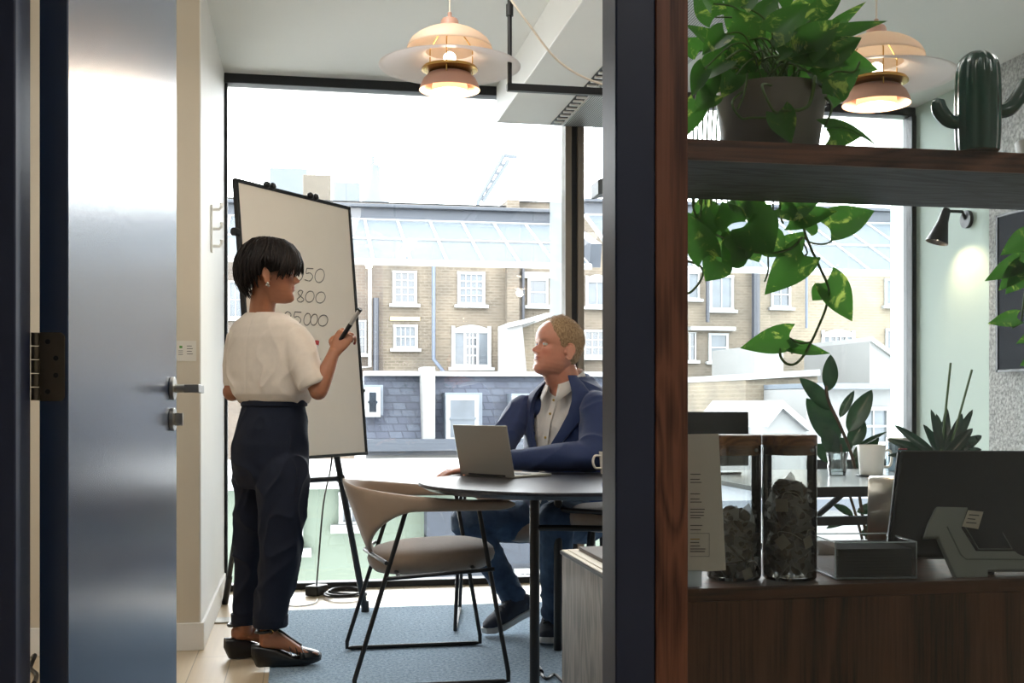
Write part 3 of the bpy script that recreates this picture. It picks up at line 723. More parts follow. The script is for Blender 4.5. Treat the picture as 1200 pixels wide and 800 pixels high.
build('crossbar', MB().tube([q1, q2], .0125, n=12).tube([q1.lerp(q2, .04), q1.lerp(q2, -.03)], .019, n=12), BLACKM, fc, smooth=True)
# handwriting, stroke by stroke
def stroke(mb, pts, r=.0022):
    P = []
    for x, y in pts:
        u_, v_ = bpx(x, y); P.append(bp(u_, v_, .0006))
    mb.tube(catmull(P, 5) if len(P) > 2 else P, r, n=6, flat=(1, .2), up=bu)
def zero(mb, x0, y0, x1, y1): 
    cx, cy, rx, ry = (x0+x1)/2, (y0+y1)/2, (x1-x0)/2, (y1-y0)/2
    stroke(mb, [(cx+rx*cos(a)+.8*sin(a), cy-ry*sin(a)) for a in [pi*.6+2*pi*i/12 for i in range(13)]])
def five(mb, x0, y0, x1, y1):
    w_, h_ = x1-x0, y1-y0
    stroke(mb, [(x1, y0+.05*h_), (x0+.25*w_, y0+.02*h_)]); stroke(mb, [(x0+.25*w_, y0+.02*h_), (x0+.15*w_, y0+.42*h_), (x0+.6*w_, y0+.38*h_), (x1-.05*w_, y0+.65*h_), (x0+.6*w_, y1), (x0, y1-.1*h_)])
def eight(mb, x0, y0, x1, y1):
    cx, h_ = (x0+x1)/2, y1-y0; stroke(mb, [(x1-1, y0+.1*h_), (cx, y0), (x0+1, y0+.2*h_), (cx, y0+.48*h_), (x1, y0+.78*h_), (cx, y1), (x0, y0+.78*h_), (cx, y0+.5*h_), (x1-1, y0+.1*h_)])
def two(mb, x0, y0, x1, y1):
    w_, h_ = x1-x0, y1-y0; stroke(mb, [(x0, y0+.25*h_), (x0+.5*w_, y0), (x1, y0+.3*h_), (x0+.2*w_, y1-.1*h_), (x0, y1), (x1, y1-.02*h_)])
hw = MB()
two(hw, 336, 314, 342, 329); zero(hw, 345, 314, 355, 329); five(hw, 357, 314, 367, 329); zero(hw, 369, 315, 380, 331)
build('handwriting', hw, MARK, fc); hw = MB()
eight(hw, 348, 340, 356, 354); zero(hw, 358, 341, 368, 354); zero(hw, 370, 342, 381, 355)
build('handwriting', hw, MARK, fc); hw = MB()
two(hw, 333, 365, 341, 379); five(hw, 343, 365, 353, 380); zero(hw, 356, 367, 364, 381); zero(hw, 364, 368, 372, 381); zero(hw, 373, 369, 384, 382)
build('handwriting', hw, MARK, fc); hw = MB()
stroke(hw, [(362, 401), (368, 403), (374, 402)], .0014); stroke(hw, [(363, 417), (370, 419), (376, 421)], .0014)
build('handwriting', hw, MARK, fc)
u_, v_ = bpx(369, 408); 
mk = thing('marker_pen', 'small red and white marker clipped to the board beside the woman\'s sleeve', 'pen', tuple(bp(u_, v_, .01)))
build('barrel', MB().cyl(bp(u_-.012, v_-.02, .012), bp(u_-.002, v_+.012, .012), .0085), mat('pen_white', '#E8E6E2', .4), mk, smooth=True)
build('cap', MB().cyl(bp(u_-.002, v_+.012, .012), bp(u_+.005, v_+.032, .012), .0095), mat('pen_red', '#B3262E', .35), mk, smooth=True)

# adapter and cable near the easel
ad = VZ(371, 697, .0)
pa = thing('power_adapter', 'black power adapter on the floor with a coiled cable, behind the easel legs', 'adapter', (ad.x, ad.y, 0))
build('case', MB().obox(ad+UP*.028, dirc(.035, -.01), dirc(.02, .05), UP*.026), GLOSSB, pa, bevel=.005)
cc = VZ(404, 697, .01); P = []
for i in range(60):
    a = i/60*2*pi*2.6; P.append(cc + dirc(cos(a)*(.115-.0006*i), sin(a)*.12, 0) + UP*(.002+.0004*i))
build('cable_coil', MB().tube([ad+UP*.02+dirc(.04, 0), ad+UP*.012+dirc(.07, 0)]+P, .0062, n=8), BLACKM, pa, smooth=True)
build('hanging_cable', MB().tube(catmull([ad+UP*.05, V(373, 660, 5.9), V(379, 590, 5.75), bp(bw*.75, .02, -.05), bp(bw*.7, .3, -.05)], 6), .0045, n=8), BLACKM, pa, smooth=True)
P = [VZ(310, 700, .004), VZ(330, 708, .004), VZ(350, 710, .004), VZ(368, 707, .004), VZ(372, 702, .012)]
build('thin_white_lead', MB().tube(catmull(P, 6), .003, n=6), mat('lead_white', '#C9C9C9', .5), pa, smooth=True)
fp = VZ(264, 727, .002)
tag(build('floor_socket', MB().obox((fp.x+.0, fp.y, .004), Vector((.045, 0, 0)), Vector((0, .06, 0)), UP*.0035), STEEL, bevel=.002), 'small metal floor socket plate beside the woman\'s left shoe', 'socket')

# =============== round table ===============
TOPB = wood('black_stained_oak', '#14151A', '#2B2D34', 4., axis='X', rough=.3, ring=16., bump=.1)
tc_ = CW(.21, 4.3, 0); R_ = .56
tb_ = thing('round_table', 'black-stained round table on slim black tube legs', 'table', (tc_.x, tc_.y, 0))
zt = .74
build('tabletop', MB().lathe([(0, zt), (R_-.003, zt), (R_, zt-.003), (R_, zt-.012), (R_-.035, zt-.028), (0, zt-.028)], tc_, n=128), TOPB, tb_, smooth=True, angle=25)
lp = [CW(.08, 4.05, 0), CW(.19, 4.72, 0), CW(.47, 4.0, 0), CW(.5, 4.5, 0)]
for i, p in enumerate(lp):
    zz = .0145 if p.y > 2.7 else 0
    build('leg', MB().cyl(p+UP*zz, p+UP*(zt-.029), .0175, n=24), BLACKM, tb_, smooth=True)
zc = H0-(618-470)/F*4.05
rl = MB()
for a_, b_ in ((0, 2), (1, 3), (0, 1)):
    z_ = zt-.045 if (a_, b_) == (0, 1) else zc
    rl.tube([lp[a_]+UP*z_, lp[b_]+UP*z_], .011, n=12)
build('rail', rl, BLACKM, tb_, smooth=True)

# =============== chairs ===============
FAB = mat('taupe_upholstery', '#9A8470', .65, var=.05, scale=10, bump=.08, bscale=350, sheen=.3)
FABD = mat('taupe_seat_wool', '#8E7C6C', .85, var=.06, scale=30, bump=.25, bscale=500, sheen=.4)
def chair(name, label, loc, rz, floor=.014, sled=True):
    t = thing(name, label, 'chair', (loc[0], loc[1], floor), rz, 'taupe armchairs')
    W_ = lambda x, y, z: Vector((x, y, z-floor))
    for s in (-1, 1):
        y = .335*s
        P = [W_(-.09, y*.9, .655), W_(-.285, y, .03), W_(-.285+.01, y, .0225), W_(.27, y, .0225), W_(.28, y, .03), W_(.17, y*.93, .655)]
        path = [P[0], P[0].lerp(P[1], .5), P[1].lerp(P[0], .03), Vector((-.279, y, .009)), Vector((-.262, y, .0085)), Vector((0, y, .0085)), Vector((.258, y, .0085)), Vector((.276, y, .0095)), P[4].lerp(P[5], .04), P[4].lerp(P[5], .5), P[5]]
        m = MB().tube(path, .0085, n=12)
        build('leg_frame', m, BLACKM, t, smooth=True, world=False)
    st = MB()
    for s in (-1, 1): st.tube([W_(-.165, .325*s, .405), W_(.225, .33*s, .43)], .0075, n=10)
    st.tube([W_(-.12, -.32, .41), W_(-.12, .32, .41)], .0075, n=10).tube([W_(.16, -.325, .425), W_(.16, .325, .425)], .0075, n=10)
    st.tube([W_(-.21, -.325, .45-.16), W_(-.21, -.2, .45)], .005, n=8) if False else None
    st.tube([W_(-.165, -.32, .46), W_(-.225, 0, .47), W_(-.165, .32, .46)], .0075, n=10)
    st.tube([W_(-.1, -.1, .405), W_(-.1, -.1, .44)], .012, n=10).tube([W_(-.1, .1, .405), W_(-.1, .1, .44)], .012, n=10).tube([W_(.12, 0, .42), W_(.12, 0, .44)], .012, n=10)
    build('stretcher', st, BLACKM, t, smooth=True, world=False)
    # seat: thick cushion with a soft domed edge
    sm = MB(); rings = []
    prof = [(.35, -.052), (.72, -.05), (.9, -.04), (.98, -.018), (1., .0), (.975, .02), (.9, .036), (.75, .046), (.5, .052), (.2, .053), (.02, .053)]
    for r_, z_ in prof:
        ring = []
        for k in range(56):
            a = 2*pi*k/56; c_, s_ = cos(a), sin(a)
            e = .82
            x = math.copysign(abs(c_)**e, c_)*.245*r_ + .03; y = math.copysign(abs(s_)**e, s_)*.255*r_*(1+.05*c_)
            ring.append(W_(x, y, .445+z_ + .012*c_*r_))
        rings.append(ring)
    sm.loft(rings); build('seat', sm, FABD, t, smooth=True, world=False, angle=80)
    # wrap-round back: U path, tall at the rear, slim towards the arm tips
    rings = []; n = 60
    ctr = [(.30, .335), (.16, .345), (.0, .352), (-.12, .33), (-.22, .255), (-.285, .14), (-.305, 0)]
    path = [Vector((x, -y, 0)) for x, y in ctr] + [Vector((x, y, 0)) for x, y in ctr[-2::-1]]
    path = catmull(path, 6); N_ = len(path)
    for i, p in enumerate(path):
        tt = (path[min(i+1, N_-1)]-path[max(i-1, 0)]).normalized(); out = Vector((tt.y, -tt.x, 0))
        s = abs(i/(N_-1)*2-1)      # 1 at tips, 0 at back
        q = max(0, 1-s/.6); q = q*q*(3-2*q)
        zt_ = .685+.06*max(0, 1-s/.8)**1.; zb0 = .645 - .205*q
        th = .021*(1-.3*q); tip = 1-max(0, (s-.9)/.1)**2*.75
        zc_ = (zt_+zb0)/2; hh = (zt_-zb0)/2*tip; ring = []
        for k in range(28):
            a = 2*pi*k/28; ca, sa = cos(a), sin(a)
            ex = .65
            v_ = math.copysign(abs(sa)**ex, sa); u_ = math.copysign(abs(ca)**ex, ca)
            lean = -(.0) ; zz = zc_+v_*hh
            inward = q*max(0, (zt_-zz))*.38     # lower back tucks in towards the seat
            ring.append(Vector((p.x, p.y, zz-floor)) + out*(u_*th*tip + inward))
        rings.append(ring)
    b = MB().loft(rings); build('backrest', b, FAB, t, smooth=True, world=False, angle=80)
    sp_ = MB()
    for s in (-1, 1):
        pts = [Vector((.0, .352*s, 0))]
    return t
ch1 = chair('dining_chair', 'taupe armchair with curved wrap-round back in front of the woman\'s side of the table, empty', (.465, 4.43), 0)
c2 = CW(.08, 5.36, .014); ch2 = dup(ch1, tuple(c2), radians(-100), 'taupe armchair the seated man is sitting on, mostly hidden by the table')
# low upholstered stool at the right edge of the table
s0 = CW(.425, 4.78, .0145)
st_ = thing('upholstered_stool', 'taupe round-seated stool pushed under the table edge beside the door post', 'stool', tuple(s0))
build('seat', MB().lathe([(0, .49), (.13, .49), (.175, .5), (.2, .525), (.203, .55), (.19, .575), (.15, .592), (.08, .6), (0, .602)], s0, n=48), FABD, st_, smooth=True, angle=80)
for k in range(4):
    a = .6+k*pi/2; build('leg', MB().tube([s0+Vector((cos(a)*.13, sin(a)*.13, .49)), s0+Vector((cos(a)*.19, sin(a)*.19, 0))], .0095, n=10), BLACKM, st_, smooth=True)
build('footrest', MB().tube([s0+Vector((cos(2*pi*k/32)*.165, sin(2*pi*k/32)*.165, .22)) for k in range(32)], .006, n=8, closed=True), BLACKM, st_, smooth=True)

# =============== laptop ===============
ALU = mat('laptop_aluminium', '#A9A59B', .38, metal=.55, var=.01); KEYS = mat('black_keys', '#17181B', .5); SCR = mat('screen_black', '#0B0C0E', .12)
bl = VZ(540, 556, zt+.002); br = VZ(616, 561, zt+.002)
lu = (br-bl); lu.z = 0; lw_ = .305; lu.normalize(); br = bl+lu*lw_
lf = Vector((-lu.y, lu.x, 0));
if lf.dot(dirc(0, 1)) < 0: lf = -lf           # user side
lap = thing('laptop', 'open silver laptop on the round table in front of the seated man', 'laptop', tuple((bl+br)/2))
base = MB().obox((bl+br)/2+lf*.107+UP*.004, lu*(lw_/2), lf*.107, UP*.0055)
bo = build('base', base, ALU, lap, bevel=.003)
kb = MB()
for r in range(5):
    for c in range(13): kb.obox(bl+lu*(.022+c*.0205+.006)+lf*(.035+r*.019)+UP*.0105, lu*.0082, lf*.0078, UP*.0008)
build('keyboard', kb, KEYS, bo)
lt = (UP*1. - lf*.22).normalized() ; lh = .2
lid = MB().obox((bl+br)/2+UP*.008+lt*lh/2, lu*(lw_/2), lt*(lh/2), lt.cross(lu).normalized()*.0028)
lo_ = build('lid', lid, ALU, lap, bevel=.0025)
nl = lu.cross(lt).normalized(); nl = nl if nl.dot(lf) > 0 else -nl
build('screen', MB().obox((bl+br)/2+UP*.008+lt*lh*.52+nl*.003, lu*(lw_/2-.012), lt*(lh/2-.014), nl*.0003), SCR, lo_)
build('hinge_bar', MB().tube([bl+lu*.05+UP*.007, br-lu*.05+UP*.007], .0045, n=10), KEYS, lap, smooth=True)

# mug, marker and papers
CER = mat('white_ceramic', '#E6E1D8', .2, var=.01, coat=.4)
def mug(name, label, p, r=.04, h=.1, hang=0., mtl=CER):
    t = thing(name, label, 'mug', tuple(p))
    build('cup', MB().lathe([(0, .002), (r*.78, .0), (r*.82, .003), (r, h*.95), (r, h), (r-.003, h), (r*.97-.003, h*.9), (r*.78, .008), (0, .008)], p, n=40), mtl, t, smooth=True, angle=50)
    u = Vector((cos(hang), sin(hang), 0))
    build('handle', MB().tube(catmull([p+u*(r*.95)+UP*h*.8, p+u*(r+.022)+UP*h*.8, p+u*(r+.03)+UP*h*.55, p+u*(r+.02)+UP*h*.28, p+u*(r*.86)+UP*h*.26], 6), .0052, n=10, flat=(1, 1.3)), mtl, t, smooth=True)
    return t
mp_ = VZ(712, 555, zt+.0005)
mug('coffee_mug', 'white mug on the round table, half hidden by the door post', mp_, .036, .093, hang=radians(190))
pp = VZ(706, 571, zt+.001)
pen = thing('marker_pen', 'blue-capped marker lying at the edge of the round table by the post', 'pen', tuple(pp))
build('cap', MB().tube([pp+UP*.009, pp+UP*.009+dirc(.05, .01)], .009, n=14), mat('cap_blue', '#1E2A7A', .35), pen, smooth=True)
build('barrel', MB().tube([pp+UP*.009+dirc(.05, .01), pp+UP*.009+dirc(.13, .03)], .008, n=14), MATS['pen_white'], pen, smooth=True)
pn = VZ(700, 553, zt+.001)
tag(build('ballpoint_pen', MB().tube([pn+UP*.004+dirc(-.04, .0), pn+UP*.004+dirc(.03, .02)], .0038, n=8), MATS['cap_blue'], smooth=True), 'thin blue pen lying by the seated man\'s elbow', 'pen')

# =============== low wooden cabinet by the door ===============
cab = thing('low_cabinet', 'grey-grained low wooden cabinet just inside the door by the post', 'cabinet', (.94, 2.85, 0))
x0, x1, y0, y1, ch = .778, 1.12, 2.3, 3.385, .575
zf = .0145 if y1 > 2.7 else 0
build('body', MB().box((x0, y0, .0145), (x1, y1, ch)), GREYW, cab, bevel=.002)
build('top', MB().box((x0-.004, y0-.004, ch+.0005), (x1+.004, y1+.012, ch+.012)), BLACKM, cab, bevel=.002)
build('end_strip', MB().box((x0+.002, y1+.0005, .0145), (x1-.002, y1+.008, ch-.15)), mat('tan_edge', '#8A7258', .6), cab)
zz = ch+.0125
for i, (dx, dy, lab) in enumerate(((.004, -.01, 'lowest of the paper sheets on the grey cabinet by the door'), (-.008, -.03, 'middle loose sheet on the grey cabinet by the door'), (.006, -.05, 'topmost white sheet beneath the dark folder on the grey cabinet'))):
    tag(build('paper_sheet', MB().box((x0+.0+dx, y0+.5+dy, zz), (x0+.26+dx, y1+.0+dy, zz+.003)), PAPERW), 'white paper sheet, '+lab, 'paper', 'papers on the cabinet'); zz += .0035
tag(build('folder', MB().box((x0+.03, y0+.5, zz), (x0+.3, y1-.09, zz+.012)), mat('grey_folder', '#5A524C', .7, var=.05), bevel=.002), 'grey-brown folder lying on the papers on the low cabinet', 'folder')
ex = catmull([VZ(633, 788, .03), VZ(640, 795, .021), VZ(650, 790, .021), VZ(662, 799, .021), VZ(690, 806, .021)], 6)
tag(build('extension_cable', MB().tube(ex, .006, n=8).tube([ex[0], ex[0]+dirc(-.012, .07)+UP*.01], [.014, .011], n=12), GLOSSB, smooth=True), 'black plug and cable lying on the rug by the table leg', 'cable')
# =============== shelf and counter behind the glass ===============
ys0, ys1 = 1.80, 2.15; zs1, zs0 = 1.472, 1.438; XE = 2.35
sh = thing('wall_shelf', 'thick dark wooden shelf carrying the potted pothos and the cactus figure', 'shelf', (1.4, 1.97, zs0))
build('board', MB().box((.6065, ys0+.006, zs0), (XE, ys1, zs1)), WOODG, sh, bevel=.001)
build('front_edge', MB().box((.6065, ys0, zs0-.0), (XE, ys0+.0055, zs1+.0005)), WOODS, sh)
for xx in (2.2,): build('hanger', MB().cyl((xx, ys1-.03, zs1), (xx, ys1-.03, Hc-.001), .006), BLACKM, sh, smooth=True)
zc1 = .731; yc0, yc1 = 1.80, 2.16
ct = thing('counter', 'dark brown wooden counter with a veneered front, below the shelf', 'counter', (1.4, 1.97, 0))
build('worktop', MB().box((.6065, yc0, zc1-.022), (XE, yc1, zc1)), wood('counter_top_wood', '#2E1B13', '#5B3928', 3., axis='X', rough=.5), ct, bevel=.0015)
build('front_panel', MB().box((.6065, yc0+.002, .0), (XE, yc0+.022, zc1-.0225)), WOODC, ct)
build('side_panel', MB().box((XE-.02, yc0+.023, 0), (XE, yc1, zc1-.0225)), WOODC, ct)
build('back_panel', MB().box((1.15, yc1-.02, .0), (XE-.021, yc1, zc1-.0225)), WOODC, ct)

# --- glass jars of tea bags ---
JG = thin_glass('jar_glass', (.975, .985, .98), gain=1.3)
LIDW = wood('jar_lid_wood', '#6B4526', '#96683F', 6., axis='X', rough=.5)
MUSL = translucent('muslin', '#C6C5BE', .7, .4, .5); TEA = mat('tea_leaf', '#2A241D', .9, var=.5, scale=60, col2='#5B4D38')
TAGW = mat('tea_tag', '#C9C2B2', .8)
def jar(pxc, pybase, label, seed, full, dark):
    Rj, hj = .0465, .238
    p = V(pxc, pybase-2, 1.985); p.z = zc1+.0005
    t = thing('glass_jar', label, 'jar', tuple(p), 0, 'tea jars on the counter')
    build('glass', MB().lathe([(0, .002), (Rj-.003, .002), (Rj, .006), (Rj, hj-.014), (Rj, hj-.006)], p, n=56).lathe([(Rj-.0025, hj-.01), (Rj-.0025, .008), (0, .006)], p, n=56), JG, t, smooth=True, angle=60)
    build('wooden_lid', MB().lathe([(0, hj-.022), (Rj-.004, hj-.022), (Rj-.004, hj-.0055), (Rj+.0005, hj-.005), (Rj+.0005, hj+.011), (Rj-.001, hj+.0125), (0, hj+.0125)], p, n=56), LIDW, t, smooth=True, angle=35)
    build('clasp', MB().ball(p+Vector((Rj*.55, -Rj*.8, hj-.013)), .0035, n=6), STEEL, t, smooth=True)
    rnd = random.Random(seed); proto = None; made = 0
    g = 'tea bags in the '+('right' if dark else 'left')+' jar'
    def bag(pos, rot, sc, tagged):
        nonlocal proto
        # pyramid bag: muslin tetrahedron with a wad of leaf, string and tag
        b = thing('tea_bag', 'white muslin pyramid tea bag with dark leaf inside the '+('right-hand' if dark else 'left-hand')+' glass jar', 'tea bag', (0, 0, 0), 0, g)
        s = .024
        v = [Vector((-s, -s*.8, -s*.5)), Vector((s, -s*.8, -s*.5)), Vector((0, s, -s*.7)), Vector((0, 0, s*1.1))]
        m = MB(); 
        def tri(a, b_, c, k=4):
            base = len(m.v); idx = {}
            for i in range(k+1):
                for j in range(k+1-i):
                    q = a*(1-(i+j)/k)+b_*(i/k)+c*(j/k)
                    q = q + q.normalized()*.004*(1-abs((i/k)-.33))*(1) if q.length > 0 else q
                    q += Vector((noise.noise(q*90+Vector((seed, 0, 0))), noise.noise(q*80+Vector((0, 9, 0))), noise.noise(q*70)))*.003
                    idx[i, j] = len(m.v); m.v.append(q)
            for i in range(k):
                for j in range(k-i):
                    m.f.append([idx[i, j], idx[i+1, j], idx[i, j+1]]); m.mi.append(0)
                    if j < k-i-1: m.f.append([idx[i+1, j], idx[i+1, j+1], idx[i, j+1]]); m.mi.append(0)
        tri(v[0], v[1], v[3]); tri(v[1], v[2], v[3]); tri(v[2], v[0], v[3]); tri(v[0], v[2], v[1])
        build('muslin', m, MUSL, b, world=False, smooth=True)
        w_ = MB().ball((0, 0, -s*.15), s*.78, n=7, sc=(1.1, 1, .8)); displace(w_, lambda q, n_: noise.noise(q*180)*.004)
        build('leaf_wad', w_, TEA, b, world=False, smooth=True)
        return b
    return t, p, g, bag, rnd
def fill(t, p, g, bag, rnd, top, dark, tags):
    proto = bag(None, None, 1, False)
    cells = []
    z = .022
    while z < top:
        k = 5 if z < top-.03 else 3
        off = rnd.random()*6
        for i in range(k):
            a = off+i*2*pi/k; r = .021 if k > 3 else .016
            cells.append((cos(a)*r, sin(a)*r, z+rnd.uniform(-.003, .003)))
        if k > 3: cells.append((0, 0, z+.008))
        z += .023
    first = True
    for (x, y, z) in cells:
        o = proto if first else dup(proto, (0, 0, 0)); first = False
        o.location = p+Vector((x, y, z)); o.rotation_euler = (rnd.uniform(-1.2, 1.2), rnd.uniform(-1.2, 1.2), rnd.uniform(0, 6)); s = rnd.uniform(.7, .82); o.scale = (s, s, s)
    for (px, py, rot, sz, nm) in tags:
        l = (px-600)/F
        # tag lies against the inside of the glass facing the viewer
        c = V(px, py, 1.0); o_ = Vector((0, 0, H0)); dr = c-o_; 
        fx, fy = o_.x-p.x, o_.y-p.y; R2 = .0425
        A_ = dr.x**2+dr.y**2; B_ = 2*(fx*dr.x+fy*dr.y); C_ = fx*fx+fy*fy-R2*R2; disc = max(0, B_*B_-4*A_*C_); k = (-B_-sqrt(disc))/(2*A_)
        P = o_+dr*k; nr = Vector((P.x-p.x, P.y-p.y, 0)).normalized(); tx = Vector((-nr.y, nr.x, 0))
        if tx.dot(RIGHT) < 0: tx = -tx
        a = radians(rot); e1 = tx*cos(a)+UP*sin(a); e2 = -tx*sin(a)+UP*cos(a); h_ = sz/2
        tg = thing('tea_bag_tag', nm, 'tag', tuple(P), 0)
        build('card', MB().obox(P, e1*h_, e2*h_, nr*.0004), TAGW, tg)
        st = catmull([P+e2*h_, P+e2*(h_+.012)+tx*.008, P+e2*(h_+.01)+tx*.026-nr*.004, P+e2*(h_-.004)+tx*.034-nr*.012], 6)
        build('string', MB().tube(st, .0006, n=5), TAGW, tg, smooth=True)
jl = jar(860, 684, 'left-hand glass jar of tea bags with a wooden lid, partly behind the printed sheet', 3, .14, False)
fill(*jl, .125, False, [(876, 672, 20, .0175, 'square paper tea tag low in the left-hand glass jar')])
jr = jar(925, 683, 'right-hand glass jar of tea bags with a wooden lid, next to the clear napkin box', 5, .19, True)
fill(*jr, .165, True, [(916, 592, 3, .0215, 'upright square paper tea tag, highest in the right-hand jar'), (917, 635, 40, .0205, 'tilted square paper tea tag in the middle of the right-hand jar'), (947, 635, 20, .019, 'paper tea tag against the right side of the right-hand jar')])

# --- printed sheet on its clear stand ---
ACR = thin_glass('clear_acrylic', (.97, .98, .98), gain=.6); ACRE = translucent('acrylic_edge', '#C9D2D4', .2, .5, .3)
pA = V(800, 668, 1.885); pA.z = zc1+.001
ss = thing('printed_sheet_stand', 'printed white sheet leaning in a clear acrylic stand beside the wooden post', 'sign', tuple(pA))
def sq(px, py, d): return V(px, py, d)
sheet = MB()
a_, b_, c_, d_ = sq(770, 672, 1.895), sq(850.5, 668, 1.912), sq(842, 508, 1.935), sq(770, 509, 1.918)
xl = .612
for q in (a_, d_):
    q.x = max(q.x, xl)
nrm = (b_-a_).cross(d_-a_).normalized()
sheet.prism([a_, b_, c_, d_], nrm*.0008); so = build('sheet', sheet, PAPERW, ss)
if nrm.dot(FWD) > 0: fn = -nrm
else: fn = nrm
tx = MB(); rnd = random.Random(4)
base_o = Vector((0, 0, H0))
def onsheet(px, py):
    dr = V(px, py, 1.)-base_o; return base_o+dr*((a_-base_o).dot(nrm)/dr.dot(nrm))+fn*.0018
def ln(x0, x1, y, h=1.0, m=0):
    tx.add([onsheet(x0, y), onsheet(x1, y), onsheet(x1, y-h), onsheet(x0, y-h)], [(0, 1, 2, 3)], m)
for y0_, n_ in ((556, 1), (562, 2), (579, 1), (585, 2), (597, 3), (607, 1), (616, 1), (621, 1)):
    for r in range(n_): ln(808.5, 819+rnd.random()*7, y0_+r*3.6)
for r, yy in enumerate((632, 636, 640, 643.5, 646.5)): ln(808.5, 818+rnd.random()*9, yy, 1.1, 1 if r == 0 else 0)
for (x0_, x1_, y_) in ((808.5, 831, 625), (808.5, 831, 652)): ln(x0_, x1_, y_, .5)
tx.add([onsheet(830.5, 625), onsheet(831, 625), onsheet(831, 652), onsheet(830.5, 652)], [(0, 1, 2, 3)], 0)
build('print', tx, [INK, mat('ochre_ink', '#B08A3A', .8)], so)
ac = MB(); q0 = Vector((.61, 1.812, zc1+.001)); q1 = V(835, 690, 1.87)
ac.box((.61, 1.812, zc1+.0008), (.655, 1.88, zc1+.0035)).box((.61, 1.812, zc1+.0035), (.655, 1.8145, zc1+.028)).box((.61, 1.83, zc1+.0035), (.655, 1.8325, zc1+.06))
build('acrylic_base', ac, ACRE, ss, bevel=.0005)

# --- acrylic napkin box ---
z0 = zc1+.0008
fL = VZ(979, 679, z0); fR = VZ(1074, 678, z0); eu = (fR-fL); eu.z = 0; wN = eu.length; eu.normalize(); ev = Vector((-eu.y, eu.x, 0))
bxh = .064; dp = .13
nb_ = thing('napkin_box', 'clear acrylic box holding a stack of dark napkins on the counter', 'box', tuple((fL+fR)/2))
m = MB(); T = .003
def wallb(o, e1, l1, e2, l2): m.obox(o+e1*l1/2+e2*l2/2+UP*bxh/2, e1*(l1/2), e2*(l2/2), UP*bxh/2)
wallb(fL, eu, wN, ev, T); wallb(fL+ev*(dp-T), eu, wN, ev, T); wallb(fL+ev*T, eu, T, ev, dp-2*T); wallb(fL+eu*(wN-T)+ev*T, eu, T, ev, dp-2*T)
m.obox((fL+fR)/2+ev*dp/2+UP*T/2, eu*(wN/2-T), ev*(dp/2-T), UP*T/2)
build('acrylic_case', m, ACR, nb_)
e = MB()
cs = [fL, fR, fR+ev*dp, fL+ev*dp]
for i in range(4):
    e.tube([cs[i]+UP*(bxh-.0), cs[(i+1) % 4]+UP*(bxh-.0)], .0012, n=6).tube([cs[i]+UP*.0022, cs[(i+1) % 4]+UP*.0022], .0018, n=6).tube([cs[i]+UP*.002, cs[i]+UP*bxh], .0014, n=6)
build('polished_edges', e, ACRE, nb_)
NAP = mat('dark_napkin', '#090A0E', .95, var=.1, scale=30, spec=.1)
for i in range(9):
    zz = z0+T+.0006+i*.0054; j = .0015*((i*37 % 5)-2)/2
    cN = (fL+fR)/2+ev*dp/2
    tag(build('napkin', MB().obox(cN+UP*(zz-z0+.0025)+Vector((0, 0, 0)), eu*(wN/2-.0055-abs(j)), ev*(dp/2-.0055), UP*.00265), NAP),
        'dark folded napkin in the clear acrylic box, one of its stack', 'napkin', 'napkins in the acrylic box')

# --- point-of-sale screen on its grey stand ---
POSB = mat('pos_black', '#0C0C0E', .5, var=.05, spec=.25); POSG = mat('pos_grey', '#8B9088', .5, var=.02); RED = mat('red_led_glint', '#C22A3A', .3)
zN = zc1+.0008
pos = thing('sales_terminal', 'black tablet till on a pale grey angled stand at the right of the counter', 'till', tuple(V(1150, 676, 2.1)*1.0-UP*0))
def P2(px, py, d): return V(px, py, d)
# stand footprint in its own frame: eu along counter, ev away
g0 = VZ(1098, 677, zN)
sx = Vector((1, 0, 0)); sy = Vector((0, 1, 0))
def G(x, y, z): return g0+sx*x+sy*y+UP*z
top_z = H0-(592-470)/F*2.25 - zN
st = MB()
L1 = .17; 
# sloping face plate with a window: left arm, right arm, lower bar
sl_n = Vector((0, -.78, .62)).normalized()
def F_(x, s): return G(x, .0+s*.075, .0+s*.115)       # s: 0 front foot .. 1 top
def plate(pts, th=.012): st.prism([F_(x, s)+Vector((0, 0, .0)) for x, s in pts], Vector((0, .78, -.3)).normalized()*th)
pn0 = sx.cross(Vector((0, .075, .115))).normalized()
def SP(x, y, off=0.):
    o = Vector((0, 0, H0)); dr = V(x, y, 1.)-o
    return o+dr*((g0-o).dot(pn0)/dr.dot(pn0))-pn0*off
if pn0.y < 0: pn0 = -pn0
st.prism([SP(*q) for q in ((1098,593),(1135,594),(1127,618),(1144,645),(1190,645),(1250,645),(1250,667),(1158,667),(1158,676),(1121,677),(1100,628),(1084,629),(1089,612))], pn0*.012)
st.prism([SP(*q) for q in ((1174,618),(1181,594),(1250,594),(1250,644.5),(1188,644.5))], pn0*.012)
build('stand', st, POSG, pos, bevel=.002)
gv = MB()
gv.tube([SP(*q) for q in ((1110,617),(1126,650),(1132,655),(1250,656))], .0016, n=6)
gv.tube([SP(*q) for q in ((1131,617),(1147,643),(1186,643),(1171,618))], .0013, n=6)
build('stand_rib', gv, mat('pos_grey_dark', '#5E635E', .5), pos, smooth=True)
lb = MB().prism([SP(*q, .001) for q in ((1134,598),(1152,600),(1146,620),(1127,617))], -pn0*.0006)
for r in range(3):
    y = 603+r*4.5; x = 1135-r*1.6; lb.prism([SP(x, y, .002), SP(x+12-r % 2*3, y+.9, .002), SP(x+11.6-r % 2*3, y+2.1, .002), SP(x-.4, y+1.2, .002)], -pn0*.0003, 1)
build('label_sticker', lb, [TAGW, INK], pos)
